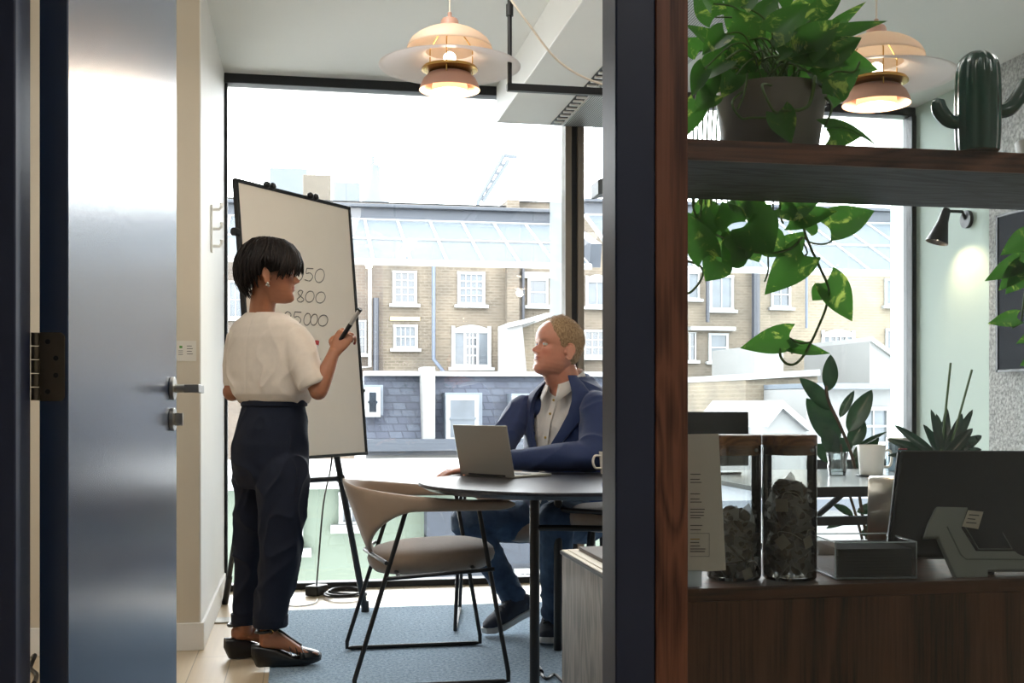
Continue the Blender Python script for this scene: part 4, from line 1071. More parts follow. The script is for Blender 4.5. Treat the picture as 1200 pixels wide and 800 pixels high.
# screen slab leaning back, its rear towards the corridor
tl = P2(1088, 533, 2.18); 
c0 = G(-.05, .075, .03); c1 = G(.018, .155, .218)
w2 = .30; sxx = Vector((.97, -.24, 0)).normalized()
dirs = (c1-c0); nth = dirs.cross(sxx).normalized()*.011
sc_ = MB().prism([c0, c0+sxx*w2, c1+sxx*w2, c1], nth*2)
pb = build('screen_housing', sc_, POSB, pos, bevel=.006)
build('side_rim', MB().prism([c0-sx*.004+nth*.5, c0-sx*.0005+nth*.5, c1-sx*.0005+nth*.5, c1-sx*.004+nth*.5], nth*1.), mat('rim_grey', '#2B2D33', .3), pos, bevel=.001)
build('red_corner', MB().obox(c1+sx*.006+UP*.003+nth*.6, sx*.008, Vector((0, .003, 0)), UP*.0014), RED, pos, bevel=.001)  # glint of a small red LED, put in as plain colour
build('rear_hub', MB().prism([SP(1150, 612, -.03), SP(1172, 612, -.03), SP(1172, 668, -.016), SP(1144, 668, -.016)], pn0*.02), POSB, pos, bevel=.003)

# --- steel drum behind the till ---
dc = V(1052, 598, 2.28)
dd = (dirc(.86, -.30, 0)).normalized()
Rd = .079
dz = zN+Rd+.001; dc.z = dz
dr_ = thing('steel_drum', 'round brushed steel drum with a black end face behind the till', 'drum', (dc.x, dc.y, zN))
build('drum_body', MB().lathe([(Rd*.97, -.055), (Rd, -.052), (Rd, .05), (Rd*.975, .053)], dc-dd*.0, n=72, ax=dd), mat('brushed_steel_bands', '#B9B2A8', .3, metal=1., var=.06, scale=30), dr_, smooth=True, angle=40)
build('end_face', MB().lathe([(0, .049), (Rd*.97, .049), (Rd*.972, .053), (0, .0525)], dc, n=64, ax=dd), POSB, dr_, smooth=True, angle=30)
build('rear_face', MB().lathe([(0, -.052), (Rd*.97, -.052)], dc, n=64, ax=dd), POSB, dr_)

# --- cactus figure ---
CACT = mat('glossy_dark_ceramic', '#2F5A50', .1, var=.1, scale=10, coat=.8)
cp = V(1146, 176, 1.985); cp.z = zs1+.0008
cac = MB()
def column(path, radii, n=72, ribs=11, depth=.07):
    P = catmull(path, 7); R_ = [q.x for q in catmull([(r, 0, 0) for r in radii], 7)]
    base = MB(); rings = []; prev = None
    for i, p in enumerate(P):
        t = (P[min(i+1, len(P)-1)]-P[max(i-1, 0)]).normalized(); u = prev or Vector((0, 1, 0)); u = (u-t*u.dot(t)).normalized(); prev = u; w = t.cross(u)
        rings.append([p+(u*cos(2*pi*k/n)+w*sin(2*pi*k/n))*R_[i]*(1-depth*(1-abs(cos(ribs*pi*k/n)))*1.2) for k in range(n)])
    cac.loft(rings)
s_ = 1.985/F
column([cp, cp+UP*.04, cp+UP*.11, cp+UP*.145, cp+UP*.162, cp+UP*.172, cp+UP*.1755], [.036, .0385, .0385, .036, .029, .016, .003])
L_ = cp+RIGHT*(-.028)+UP*.05
column([L_, L_-RIGHT*.022+UP*.004, L_-RIGHT*.038+UP*.022, L_-RIGHT*.041+UP*.038, L_-RIGHT*.041+UP*.043], [.011, .0125, .0135, .011, .003], ribs=8)
R2_ = cp+RIGHT*.03+UP*.07
column([R2_, R2_+RIGHT*.022+UP*.004, R2_+RIGHT*.04+UP*.024, R2_+RIGHT*.052+UP*.05, R2_+RIGHT*.055+UP*.06], [.012, .0135, .0145, .012, .003], ribs=8)
cac = remesh(cac, .0013, 2)
tag(build('cactus_figure', cac, CACT, smooth=True, angle=80), 'glossy dark green ceramic cactus with two arms standing on the shelf', 'ornament')

# =============== desk by the window, right ===============
DESKT = mat('desk_sky_reflection', '#C6CFD5', .15, var=.02, spec=.6)  # top whitened: the sky's reflection is put into the base colour
da = VZ(812, 577, .74); 
dk = thing('desk', 'long desk, sky reflection coloured into its top, black edge and rails by the right-hand window', 'desk', (2.6, 4.4, 0))
dx0, dx1, dy0, dy1 = 1.57, 3.62, 3.74, 4.72
build('desktop', MB().box((dx0, dy0+.004, .722), (dx1, dy1, .74)), DESKT, dk, bevel=.001)
build('edge', MB().box((dx0-.001, dy0-.006, .704), (dx1+.001, dy0+.003, .7405)), BLACKM, dk)
for x in (dx0+.05, dx1-.05):
    for y in (dy0+.05, dy1-.05):
        build('leg', MB().box((x-.02, y-.02, .0145 if (x < 3 and y < 5.73) else .001), (x+.02, y+.02, .7215)), BLACKM, dk, bevel=.002)
rl = MB().box((dx0+.07, dy0+.035, .60), (dx1-.07, dy0+.065, .63)).box((dx0+.07, dy1-.065, .40), (dx1-.07, dy1-.035, .43)); build('rail', rl, BLACKM, dk)
br_ = MB().tube([(2.05, dy1-.05, .41), (2.42, dy1-.05, .70)], .014, n=10); build('diagonal_brace', br_, BLACKM, dk, smooth=True)
# monitor
mo = VZ(836, 560, .742); mo = V(836, 560, 4.72); 
mt = thing('monitor', 'black computer monitor on the desk behind the tea jars', 'monitor', (mo.x, mo.y, .7405))
build('screen', MB().obox((mo.x, mo.y, .885), Vector((.15, 0, 0)), Vector((0, .012, 0)), UP*.112), SCR, mt, bevel=.004)
build('stand_neck', MB().box((mo.x-.02, mo.y+.014, .75), (mo.x+.02, mo.y+.03, .9)), BLACKM, mt)
build('stand_foot', MB().box((mo.x-.1, mo.y-.06, .741), (mo.x+.1, mo.y+.06, .75)), BLACKM, mt, bevel=.003)
# mug on coaster, tumbler
mg = VZ(1021, 556, .747); mg.z = .7476
cst = mg.copy(); tag(build('coaster', MB().lathe([(0, .0), (.06, 0), (.061, .003), (.06, .0065), (0, .0065)], (cst.x, cst.y, .7405), n=48), BLACKM, smooth=True), 'black round coaster under the white mug on the desk', 'coaster')
mug('coffee_mug', 'white mug standing on the black coaster on the desk by the window', mg, .055, .118, hang=radians(-5))
tm = VZ(981, 557, .7405)
tg_ = thing('glass_tumbler', 'clear glass tumbler on the desk to the left of the white mug', 'glass', tuple(tm))
build('glass_body', MB().lathe([(0, .001), (.034, .001), (.036, .012), (.0395, .04), (.036, .055), (.044, .094), (.043, .094), (.034, .055), (.036, .04), (.033, .016), (0, .014)], tm, n=40), thin_glass('tumbler_glass', (.9, .94, .94), gain=3.), tg_, smooth=True)
# steel canister on the desk
cn = VZ(1053, 552, .7405)
cn_ = thing('steel_canister', 'small blue-grey metal canister on the desk beside the till', 'canister', tuple(cn))
build('body', MB().lathe([(0, .001), (.05, .001), (.052, .004), (.052, .12), (.05, .124), (0, .124)], cn, n=40), mat('canister_steel', '#8497A3', .25, metal=.8), cn_, smooth=True, angle=40)
build('lid', MB().lathe([(0, .1245), (.053, .1245), (.053, .14), (.05, .144), (0, .144)], cn, n=40), STEEL, cn_, smooth=True, angle=40)

# =============== right wall: sconce and dark screen ===============
sp = VX(1135, 257, XR)
sc = thing('wall_sconce', 'black conical reading lamp on an arm, mounted on the mint wall', 'lamp', tuple(sp))
build('wall_plate', MB().cyl(sp-Vector((.0005, 0, 0)), sp-Vector((.022, 0, 0)), .05, n=40), BLACKM, sc, smooth=True)
j = sp-Vector((.03, 0, 0))
e_ = V(1098, 247, (sp-Vector((0,0,0))).dot(FWD)+.02)
build('arm', MB().tube([sp-Vector((.02, 0, 0)), sp-Vector((.035, 0, -.03)), V(1128, 248, sp.dot(FWD)-.03), V(1104, 247, sp.dot(FWD)-.02)], .0085, n=12), BLACKM, sc, smooth=True)
d_ = sp.dot(FWD)-.02
c_t, c_b = V(1107, 247, d_), V(1097, 288, d_)
ax = (V(1099, 282, d_)-V(1109, 248, d_)); Ls = ax.length
build('shade', MB().lathe([(.0, -.012), (.016, -.01), (.024, .0), (.03, Ls*.42), (.032, Ls*.45), (.062, Ls*1.12), (.06, Ls*1.12), (.03, Ls*.45), (.02, .01)], V(1109, 246, d_), n=40, ax=ax), [BLACKM], sc, smooth=True, angle=35)
build('bulb', MB().ball(V(1100, 277, d_), .022, n=10), BULB, sc, smooth=True)
l = bpy.data.lights.new('sconce_light', 'SPOT'); l.energy = 3.5; l.color = (1, .72, .42); l.spot_size = radians(105); l.spot_blend = .7; l.shadow_soft_size = .03
lo = bpy.data.objects.new('sconce_light', l); COL.objects.link(lo); lo.location = V(1098, 288, d_); lo.rotation_euler = (Vector((1., -.1, -.9))).to_track_quat('-Z', 'Y').to_euler()
xw = XR-.03
q = [VX(1175, 254, xw), VX(1175, 435, xw)]
tv = thing('wall_screen', 'dark flat screen on the speckled wall at the right edge of the frame', 'screen', (xw, q[0].y, (q[0].z+q[1].z)/2))
build('panel', MB().box((xw-.035, q[0].y-1.0, q[1].z), (xw-.004, q[0].y, q[0].z)), mat('screen_navy', '#141B26', .7, var=.1, spec=.1), tv, bevel=.003)
build('bezel', MB().box((xw-.039, q[0].y-1.005, q[1].z-.006), (xw-.03, q[0].y-.99, q[0].z+.006)).box((xw-.039, q[0].y-.012, q[1].z-.006), (xw-.03, q[0].y+.004, q[0].z+.006)).box((xw-.039, q[0].y-1.0, q[1].z-.006), (xw-.03, q[0].y, q[1].z+.008)).box((xw-.039, q[0].y-1.0, q[0].z-.008), (xw-.03, q[0].y, q[0].z+.006)), BLACKM, tv)
# =============== plants ===============
POTH = leaf_mat('pothos_leaf', '#40752A', '#B4CC62', .3, .55, 22., .56, .66)
RUBB = leaf_mat('rubber_leaf', '#173420', '#2C4A2C', .2, .12, 6., .4, .7)
DRAC = leaf_mat('dark_strap_leaf', '#16281F', '#2C4436', .25, .12, 8., .4, .7)
STEM = mat('green_stem', '#4A6A24', .5, var=.15, scale=20); STEMB = mat('brown_stem', '#4A3A28', .8, var=.2)
def leaf(mb, base, tip, up, width, shape='heart', fold=.25, droop=.15, n=12, wave=.0, rev=1.):
    base, tip, up = Vector(base), Vector(tip), Vector(up)
    ax = tip-base; Ln = ax.length; ax.normalize(); side = ax.cross(up).normalized(); up = side.cross(ax).normalized()
    rows = []
    m = 4
    for i in range(n+1):
        t = i/n
        if shape == 'heart': w = (sin(pi*min(1, (t+.13)/1.13)**.62))**.9*(1-t**3.5*.15)
        elif shape == 'oval': w = sin(pi*t**.85)**.75
        else: w = (sin(pi*min(1, t*.9+.06)))**.7*(1-t*.35)
        if t >= 1: w = 0.0
        w *= width/2
        back = 0.
        c = base+ax*(Ln*t)-up*(droop*Ln*(t**2))
        row = []
        for j in range(-m, m+1):
            s = j/m; bk = (-.16*Ln*(abs(s)**1.5)*(1-t)**4) if shape == 'heart' else 0
            row.append(c+side*(w*s)+up*(fold*w*abs(s)**1.3 + wave*width*sin(t*9+s*3)*abs(s))+ax*bk)
        rows.append(row)
    b = len(mb.v); k = 2*m+1
    for r in rows: mb.v += r
    for i in range(n):
        for j in range(2*m):
            mb.f.append([b+i*k+j, b+i*k+j+1, b+(i+1)*k+j+1, b+(i+1)*k+j]); mb.mi.append(0)
def vine(mb, pts, r=.0022): mb.tube(catmull(pts, 7), r, n=8)
# --- pothos on the shelf ---
pp_ = V(903, 166, 2.09); pp_.z = zs1+.0008
ph_ = thing('potted_pothos', 'trailing variegated pothos in a grey-brown pot on the shelf', 'plant', tuple(pp_))
build('pot', MB().lathe([(0, .0), (.078, .0), (.082, .004), (.1, .125), (.101, .132), (.095, .132), (.09, .12), (0, .118)], pp_, n=64), mat('pot_glaze', '#857E72', .45, var=.06, scale=5), ph_, smooth=True, angle=40)
build('soil', MB().lathe([(0, .1225), (.089, .1205)], pp_, n=32), mat('soil', '#2A1F16', .95, var=.3, scale=60), ph_)
lf_ = MB(); vn = MB(); top_ = pp_+UP*.12
def L_(x0, y0, x1, y1, w, d=2.0, dd=.0, up=(0, -1, .4), **k):
    a = V(x0, y0, d); b = V(x1, y1, d+dd); leaf(lf_, a, b, Vector((0, 0, 0))+dirc(up[0], up[1], up[2]), w*d/F, **k); return a, b
# leaves above the shelf, read from the photograph
above = [ (846,58,806,24,26), (838,20,812,-12,30), (868,40,852,-18,30), (850,70,812,92,32), (858,66,830,100,30), (880,46,860,10,34), (890,56,930,14,30),
 (905,40,950,2,34), (938,62,985,22,40), (950,50,1042,16,26), (962,46,1015,-4,18), (958,74,1012,40,34), (930,60,1000,72,44), (955,72,1038,76,36), (965,84,1010,62,30),
 (826,80,806,112,26), (834,88,822,134,24), (870,52,890,76,26), (900,58,880,36,26), (915,66,960,50,32), (884,30,912,-14,30), (926,30,966,-16,32), (950,24,990,-10,24),
 (975,112,985,82,30), (972,118,1008,74,26), (818,120,806,158,24), (835,110,815,128,26), (862,88,846,114,26), (850,40,822,60,28), (876,66,840,72,26), (820,60,806,44,24), (868,8,890,-30,30), (836,4,820,-30,30), (910,0,930,-30,30), (850,84,832,110,30), (862,78,858,104,28), (884,80,874,102,28), (900,74,902,98,28), (922,78,918,104,30), (944,80,948,106,28), (880,64,862,88,32), (910,62,890,84,32), (935,64,930,90,32), (905,44,925,66,32), (875,36,850,52,30), (842,74,818,82,28), (952,86,972,104,28)]
rnd = random.Random(11)
for i, (x0, y0, x1, y1, w) in enumerate(above):
    d = 2.09+rnd.uniform(-.12, .13); a, b = L_(x0, y0, x1, y1, w*1.15, d, rnd.uniform(-.03, .03), (rnd.uniform(-.4, .4), -1, rnd.uniform(-.1, .9)), fold=rnd.uniform(.1, .5), droop=rnd.uniform(.0, .25))
    s = top_+Vector((rnd.uniform(-.05, .05), rnd.uniform(-.05, .05), 0)); mid = s.lerp(a, .5)+UP*(.02+.3*abs(a.x-s.x)); vine(vn, [s, mid, a], .0016)
# big leaf lower right of pot, hanging leaf on the pot face
L_(968,150,1036,152,30, 1.98, .0, (0, -.7, 1), fold=.5, droop=.35); L_(972,160,1010,158,26, 1.99, .0, (0, -1, -.5), droop=-.1)
L_(912,131,928,167,34, 1.97, .0, (-.2, -1, .1), fold=.3); vine(vn, [top_+dirc(-.01,-.08), V(893,100,1.955), V(905,128,1.95), V(912,132,1.97)]); vine(vn, [top_+dirc(.06,-.06), V(955,90,1.955), V(950,118,1.96), V(940,128,1.96), V(915,130,1.97)], .0032)
vine(vn, [top_+dirc(-.06,-.06), V(858,120,1.96), V(868,138,1.955), V(880,138,1.955), V(898,138,1.955)], .002); vine(vn, [V(876,86,1.96), V(872,110,1.95), V(864,128,1.955)], .0018)
vine(vn, [top_+dirc(.08,0), V(975,86,2.0), V(1000,84,2.0), V(1008,72,2.0)], .002); vine(vn, [top_+dirc(.09,-.02), V(975,125,1.98), V(966,150,1.985)], .002)
for k in range(8):   # vines falling down the left behind the shelf edge
    x = 812+k*5.5; vine(vn, [top_+dirc(-.08, .03), V(x+14, 70+k*4, 2.2), V(x+3, 120, 2.3), V(x, 175, 2.34), V(x+2+k, 240, 2.34)], .0018)
# curtain below the shelf
D2 = 2.34
below = [(838,246,806,268,40), (846,242,838,272,26), (828,300,806,250,34), (858,262,846,236,34), (882,248,868,232,34), (832,276,858,322,42), (856,298,882,288,34), (842,306,826,330,34), (870,284,846,312,34), (872,238,905,262,34), (880,262,906,296,52), (868,268,890,306,50), (915,302,944,270,34),(925,258,982,246,26), (925,246,960,236,30), (942,268,952,250,28), (912,244,940,258,26), (942,298,896,344,40), (972,268,1026,244,40), (968,330,1001,376,38), (964,338,952,352,20), (925,394,868,408,30), (926,406,973,414,17), (826,262,808,300,30), (860,232,876,250,30), (898,280,920,300,34), (818,250,830,282,28), (890,240,880,268,28)]
for i, (x0, y0, x1, y1, w) in enumerate(below):
    d = D2+rnd.uniform(-.05, .05) if i < 13 else D2
    L_(x0, y0, x1, y1, w*1.12, d, rnd.uniform(-.02, .02), (rnd.uniform(-.2, .2), -1, rnd.uniform(-.1, .5)), fold=rnd.uniform(.05, .35), droop=rnd.uniform(-.05, .12))
def VD(pts, r=.0023, d=D2): vine(vn, [V(x, y, d) for x, y in pts], r)
VD([(935,170), (938,236), (942,268), (950,290), (960,312), (971,338), (968,360), (958,385), (950,402), (942,416), (932,426), (922,426), (915,418), (914,408)], .0028)
VD([(942,278), (950,284), (962,286), (972,284), (978,278)], .0018); VD([(942,285), (946,296), (942,300)], .0018); VD([(971,336), (968,332)], .0018); VD([(952,400), (938,402), (926,396)], .0018); VD([(930,408), (928,414), (926,408)], .0016)
VD([(820,170), (812,240), (830,268), (850,280), (872,292), (892,296), (910,296), (928,290), (940,278)], .0026)
VD([(830,170), (822,240), (822,262), (832,276)], .002); VD([(905,170), (906,240), (904,262)], .002); VD([(913,170), (914,245), (918,262)], .002); VD([(900,300), (900,318), (896,330)], .0018); VD([(806,306), (818,310), (824,318), (820,330), (812,340), (806,344)], .0024)
VD([(862,170), (860,236), (872,250)], .0018)
build('foliage', lf_, POTH, ph_, smooth=True, angle=180); build('vines', vn, STEM, ph_, smooth=True)

# second pothos hanging in from the right edge
h2 = thing('hanging_plant', 'green trailing plant hanging in front of the dark screen at the right edge', 'plant', tuple(V(1215, 170, 2.3)))
l2 = MB(); v2 = MB()
def L2(x0, y0, x1, y1, w, d=2.25, **k): leaf(l2, V(x0, y0, d), V(x1, y1, d), dirc(.1, -1, .2), w*d/F, **k)
for q_ in ((1205,276,1174,298,26), (1196,306,1156,328,24), (1196,312,1172,340,24), (1200,318,1180,344,26), (1192,372,1159,378,20), (1212,300,1186,320,24), (1215,390,1192,402,14), (1212,420,1196,428,14)): L2(*q_)
vine(v2, [V(1216, 170, 2.25), V(1206, 300, 2.25), V(1200, 350, 2.25), V(1196, 376, 2.25), V(1186, 384, 2.25)], .002); vine(v2, [V(1216, 200, 2.27), V(1210, 330, 2.27), V(1206, 400, 2.27)], .002)
pt2 = V(1232, 170, 2.3); pt2.z = zs1+.0008
build('pot', MB().lathe([(0, 0), (.055, 0), (.068, .09), (.064, .09), (0, .08)], pt2, n=32), MATS['pot_glaze'], h2, smooth=True, angle=40)
build('foliage', l2, POTH, h2, smooth=True, angle=180); build('vines', v2, STEM, h2, smooth=True)

# --- rubber plant growing up behind the desk ---
rd = 5.6
fl = V(1008, 700, rd); fl.z = .015
rp = thing('rubber_plant', 'tall rubber plant with big dark oval leaves rising behind the desk', 'plant', (fl.x, fl.y, .015))
build('pot', MB().lathe([(0, 0), (.11, 0), (.14, .22), (.132, .22), (.12, .2), (0, .19)], fl, n=40), mat('dark_pot', '#2A2D30', .5), rp, smooth=True, angle=40)
sm_ = MB(); d = rd-.02
vine(sm_, [fl+UP*.19, V(1016, 640, d), V(1010, 600, d), V(1000, 540, d), V(985, 500, d), V(971, 470, d), V(968, 452, d)], .008)
vine(sm_, [fl+UP*.19+dirc(.02, 0), V(1012, 640, d), V(1002, 600, d), V(990, 560, d), V(985, 520, d)], .007)
build('stem', sm_, STEMB, rp, smooth=True)
rl_ = MB()
def LR(x0, y0, x1, y1, w, up=(0, -1, .3), dd=0, **k): leaf(rl_, V(x0, y0, d), V(x1, y1, d+dd), dirc(*up), w*d/F, shape='oval', **k)
for (x0, y0, x1, y1, w, u) in ((971,458,974,415,19,(0,-1,0)), (973,480,938,442,22,(.3,-1,.2)), (982,520,946,466,33,(.2,-1,.1)), (994,506,1022,456,23,(-.3,-1,.2)), (984,489,1001,457,11,(-.5,-1,0)), (978,532,966,498,22,(0,-1,.2)), (988,532,984,512,26,(0,-1,.4)), (996,522,1014,494,20,(-.2,-1,.5)), (1004,524,1040,504,8,(-.1,-.6,1)), (1000,540,1030,512,20,(0,-.8,.8)), (975,540,955,520,20,(0,-1,.4)), (1000,545,1020,535,20,(0,-1,.4)), (1004,600,1040,592,16,(0,-.8,.7)), (1002,606,968,618,12,(0,-.6,.8)), (1000,604,976,590,12,(0,-.8,.7)), (1008,628,1050,600,14,(0,-.8,.7)), (1010,640,985,655,14,(0,-.8,.7))):
    LR(x0, y0, x1, y1, w, u, fold=.25, droop=.05)
build('foliage', rl_, RUBB, rp, smooth=True, angle=180)

# --- dark strap-leaved plant on the desk ---
sd = 4.55; sp0 = VZ(1100, 560, .7405)
dp_ = thing('desk_plant', 'dark spiky-leaved plant on the desk against the mint wall, with two thin canes', 'plant', tuple(sp0))
build('pot', MB().lathe([(0, 0), (.06, 0), (.07, .05), (.066, .05), (0, .044)], sp0, n=40), MATS['dark_pot'], dp_, smooth=True, angle=40)
dl = MB(); c = sp0+UP*.05; d = sd
for (x1, y1, w) in ((1040,512,14), (1050,496,13), (1046,530,12), (1094,478,12), (1112,472,12), (1108,490,16), (1130,482,14), (1142,476,12), (1140,500,15), (1154,506,16), (1152,524,16), (1124,498,15), (1086,498,14), (1066,540,12), (1150,540,14), (1100,484,14)):
    b_ = V(1104+(x1-1100)*.12, 536, d+rnd.uniform(-.05, .05)); leaf(dl, b_, V(x1, y1, d+rnd.uniform(-.1, .1)), dirc(rnd.uniform(-.3, .3), -1, .5), w*1.1*d/F, shape='strap', fold=.35, droop=.12)
build('foliage', dl, DRAC, dp_, smooth=True, angle=180)
cn_s = MB().tube([c, V(1104, 520, d), V(1114, 425, d)], .0045, n=8).tube([c, V(1115, 520, d), V(1139, 433, d)], .0045, n=8)
build('cane', cn_s, mat('green_cane', '#3F5A33', .5), dp_, smooth=True)
# =============== people ===============
from mathutils import noise as NZ
def fbm(p, s, o=3):
    v = 0; a = 1
    for i in range(o): v += a*NZ.noise(p*s); a *= .5; s *= 2.1
    return v
def frame(face, up=Vector((0, 0, 1)), pitch=0., roll=0.):
    """matrix: local +x = facing, +y = person's left, +z = up"""
    x = face.normalized(); y = up.cross(x).normalized(); z = x.cross(y)
    M = Matrix((x, y, z)).transposed()
    return M @ Matrix.Rotation(-pitch, 3, 'Y') @ Matrix.Rotation(roll, 3, 'X')
def head_mesh(prm):
    """local head: chin at z=0, crown z=.235, face towards +x"""
    xf = prm.get('xf') or [(0, .062), (.006, .082), (.016, .0925), (.03, .0915), (.043, .0885), (.05, .0885), (.06, .089), (.071, .0885), (.08, .088), (.09, .088), (.1, .0875), (.112, .084), (.119, .083), (.13, .0915), (.14, .0955), (.16, .096), (.18, .09), (.2, .076), (.215, .058), (.228, .033), (.235, .0)]
    xb = [(0, -.01), (.01, .0), (.025, .02), (.04, .042), (.06, .068), (.08, .083), (.1, .091), (.125, .098), (.15, .101), (.17, .098), (.19, .087), (.208, .068), (.222, .045), (.231, .022), (.235, 0)]
    ww = [(0, .02), (.008, .032), (.02, .042), (.035, .051), (.05, .0585), (.07, .064), (.09, .067), (.11, .0695), (.13, .0725), (.15, .0745), (.17, .073), (.19, .066), (.208, .052), (.222, .035), (.231, .018), (.235, 0)]
    nx = [(.072, 0), (.077, .004), (.081, .013), (.086, .0215), (.092, .0235), (.098, .019), (.106, .0125), (.114, .0065), (.121, .003), (.13, 0)]
    nw = [(.075, .015), (.085, .0125), (.092, .0095), (.1, .0075), (.12, .0065), (.13, .006)]
    n = 128; rings = []
    zs = [.235*(.5-.5*cos(pi*(i+.6)/91)) for i in range(90)]
    for z in zs:
        F_, B_, W_ = interp(xf, z), interp(xb, z), interp(ww, z)
        ring = []
        for k in range(n):
            a = 2*pi*k/n; c, s = cos(a), sin(a)
            pe = .86 if c > 0 else .95
            ss = math.copysign(abs(s)**.92, s)
            x = (F_ if c > 0 else B_)*math.copysign(abs(c)**pe, c); y = W_*ss
            if c > 0:
                # cheeks narrow towards the front
                nn = interp(nx, z)
                x += nn*exp(-(y/interp(nw, z))**2)
                al = exp(-((abs(y)-.0135)/.0055)**2-((z-.083)/.0055)**2); x += .0085*al       # nostril wings
                x -= .0035*exp(-((abs(y)-.007)/.0035)**2-((z-.0765)/.003)**2)
                e = exp(-((abs(y)-.031)/.013)**2-((z-.1175)/.009)**2); x -= .0085*e             # eye sockets
                x += .003*exp(-((abs(y)-.03)/.016)**2-((z-.132)/.0055)**2)                      # brow ridge
                x -= .003*exp(-((abs(y)-.022)/.004)**2-((z-.098)/.01)**2)
                x += .0042*exp(-((abs(y)-.042)/.016)**2-((z-.095)/.014)**2)                     # cheek bones
                lipw = exp(-(y/.021)**4)
                x += .0048*lipw*(exp(-((z-.0655)/.004)**2)+exp(-((z-.0545)/.0045)**2)) - .0045*lipw*exp(-((z-.06)/.0016)**2)
                x -= .003*exp(-((abs(y)-.026)/.004)**2-((z-.06)/.004)**2)                       # mouth corners
                x -= .0035*exp(-((z-.043)/.005)**2)*exp(-(y/.02)**2)
            ring.append(Vector((x, y, z)))
        rings.append(ring)
    m = MB().loft(rings)
    # ears: plate with raised rim
    for sgn in (1, -1):
        P = []
        for i in range(15):
            a = radians(-100+ i*310/14)
            rx, rz = .0155, .031
            if sin(a) < -.3: rx *= .75
            P.append(Vector((-.012-cos(a)*-rx*-1*(-1)*0 - .0 - cos(a)*rx*-1*-1, 0, .099+sin(a)*rz)))
        P = []
        for i in range(17):
            a = radians(60+i*250/16)      # from front-top over the back to the lobe
            rx = .017 if sin(a) > -.2 else .012
            P.append(Vector((-.008+cos(a)*rx-.004, sgn*(.0745+.0125*(1-cos(a))*.6), .1+sin(a)*.031)))
        m.tube(catmull(P, 3), [.0042]*(len(P)*3-2), n=10)
        m.ball(P[-1]+Vector((.002, 0, -.001)), .0062, n=8)
        rr = []
        for t in range(3):
            cy = sgn*(.07+.006*t); rr.append([Vector((-.011+cos(2*pi*k/20)*.0115, cy+sgn*.008*(1-cos(2*pi*k/20))*.5, .1+sin(2*pi*k/20)*.023)) for k in range(20)])
        m.loft(rr)
        m.ball(Vector((.003, sgn*.0755, .094)), .0052, n=8)
    return m
def hand(mb, wrist, dirv, palmn, side, curl=(.5, .6, .7, .8), spread=.1, thumb=.5, sc=1.):
    """wrist point, direction of the fingers, palm normal (out of palm), side=+1 thumb along +cross(dir,palm)"""
    d = dirv.normalized(); p = (palmn-d*palmn.dot(d)).normalized(); t = d.cross(p)*side     # t = towards thumb
    w = Vector(wrist)
    rings = []
    for u, hw, hh in ((-.012, .026, .019), (.01, .03, .0175), (.035, .038, .0155), (.06, .042, .0145), (.085, .041, .0125), (.093, .036, .010)):
        rings.append(ell(w+d*(u*sc), t, p, hw*sc, hh*sc, 24, .85))
    mb.loft(rings)
    mb.ball(w+d*(.035*sc)+t*(.022*sc)+p*(.008*sc), .017*sc, n=10)
    Ls = (.072, .08, .074, .058); rs = (.0086, .0088, .0083, .0074)
    tips = []
    for i in range(4):
        off = (.029-.0195*i)*sc
        b = w+d*((.084-.003*abs(i-1.2))*sc)+t*off
        a = 0; pts = [b-d*.02*sc, b]; q = b; L = Ls[i]*sc
        spd = (1.5-i)*spread
        for seg, fr_ in enumerate((.45, .3, .25)):
            a += curl[i]*(1., 1.15, .7)[seg]
            dd = d*cos(a)+p*sin(a)+t*spd*(1 if seg == 0 else .6); dd.normalize(); q = q+dd*(L*fr_); pts.append(q)
        r = rs[i]*sc; limb(mb, pts, [r*1.08, r*1.08, r, r*.92, r*.82], n=14, k=4); tips.append(q)
    b = w+d*.022*sc+t*.028*sc+p*.006*sc
    tp = [b, b+(d*.55+t*.75+p*.3*(1+thumb)).normalized()*.034*sc]; tp.append(tp[-1]+(d*.85+t*(.45-.6*thumb)+p*(.3+.5*thumb)).normalized()*.03*sc); tp.append(tp[-1]+(d*.9+t*(.1-.6*thumb)+p*(.2+.3*thumb)).normalized()*.024*sc)
    limb(mb, tp, [.0135*sc, .0112*sc, .0098*sc, .0084*sc], n=14, k=4)
    return tips, tp[-1]
def attr_colors(o, mb, fn, base):
    me = o.data; ca = me.color_attributes.new('tone', 'FLOAT_COLOR', 'POINT')
    for i, v in enumerate(mb.v): ca.data[i].color = (*fn(v, base), 1)
def skin_mat(name, tone, rough=.48):
    m, t, o_ = nt(name); N = t.nodes; L = t.links
    p = N.new('ShaderNodeBsdfPrincipled'); p.inputs['Roughness'].default_value = rough; p.inputs['Subsurface Weight'].default_value = .15; p.inputs['Subsurface Scale'].default_value = .008
    at = N.new('ShaderNodeVertexColor'); at.layer_name = 'tone'
    tc = N.new('ShaderNodeTexCoord'); nz = N.new('ShaderNodeTexNoise'); setin(nz, Scale=45., Detail=4.); L.new(tc.outputs['Object'], nz.inputs['Vector'])
    cr = N.new('ShaderNodeValToRGB'); cr.color_ramp.elements[0].color = (.86, .82, .80, 1); cr.color_ramp.elements[1].color = (1.1, 1.08, 1.06, 1); L.new(nz.outputs[0], cr.inputs[0])
    mx = N.new('ShaderNodeMix'); mx.data_type = 'RGBA'; mx.blend_type = 'MULTIPLY'; mx.inputs[0].default_value = .8; L.new(at.outputs[0], mx.inputs[6]); L.new(cr.outputs[0], mx.inputs[7]); L.new(mx.outputs[2], p.inputs['Base Color'])
    L.new(p.outputs[0], o_.inputs[0]); return m
def mixc(a, b, t): t = max(0, min(1, t)); return tuple(x+(y-x)*t for x, y in zip(a, b))
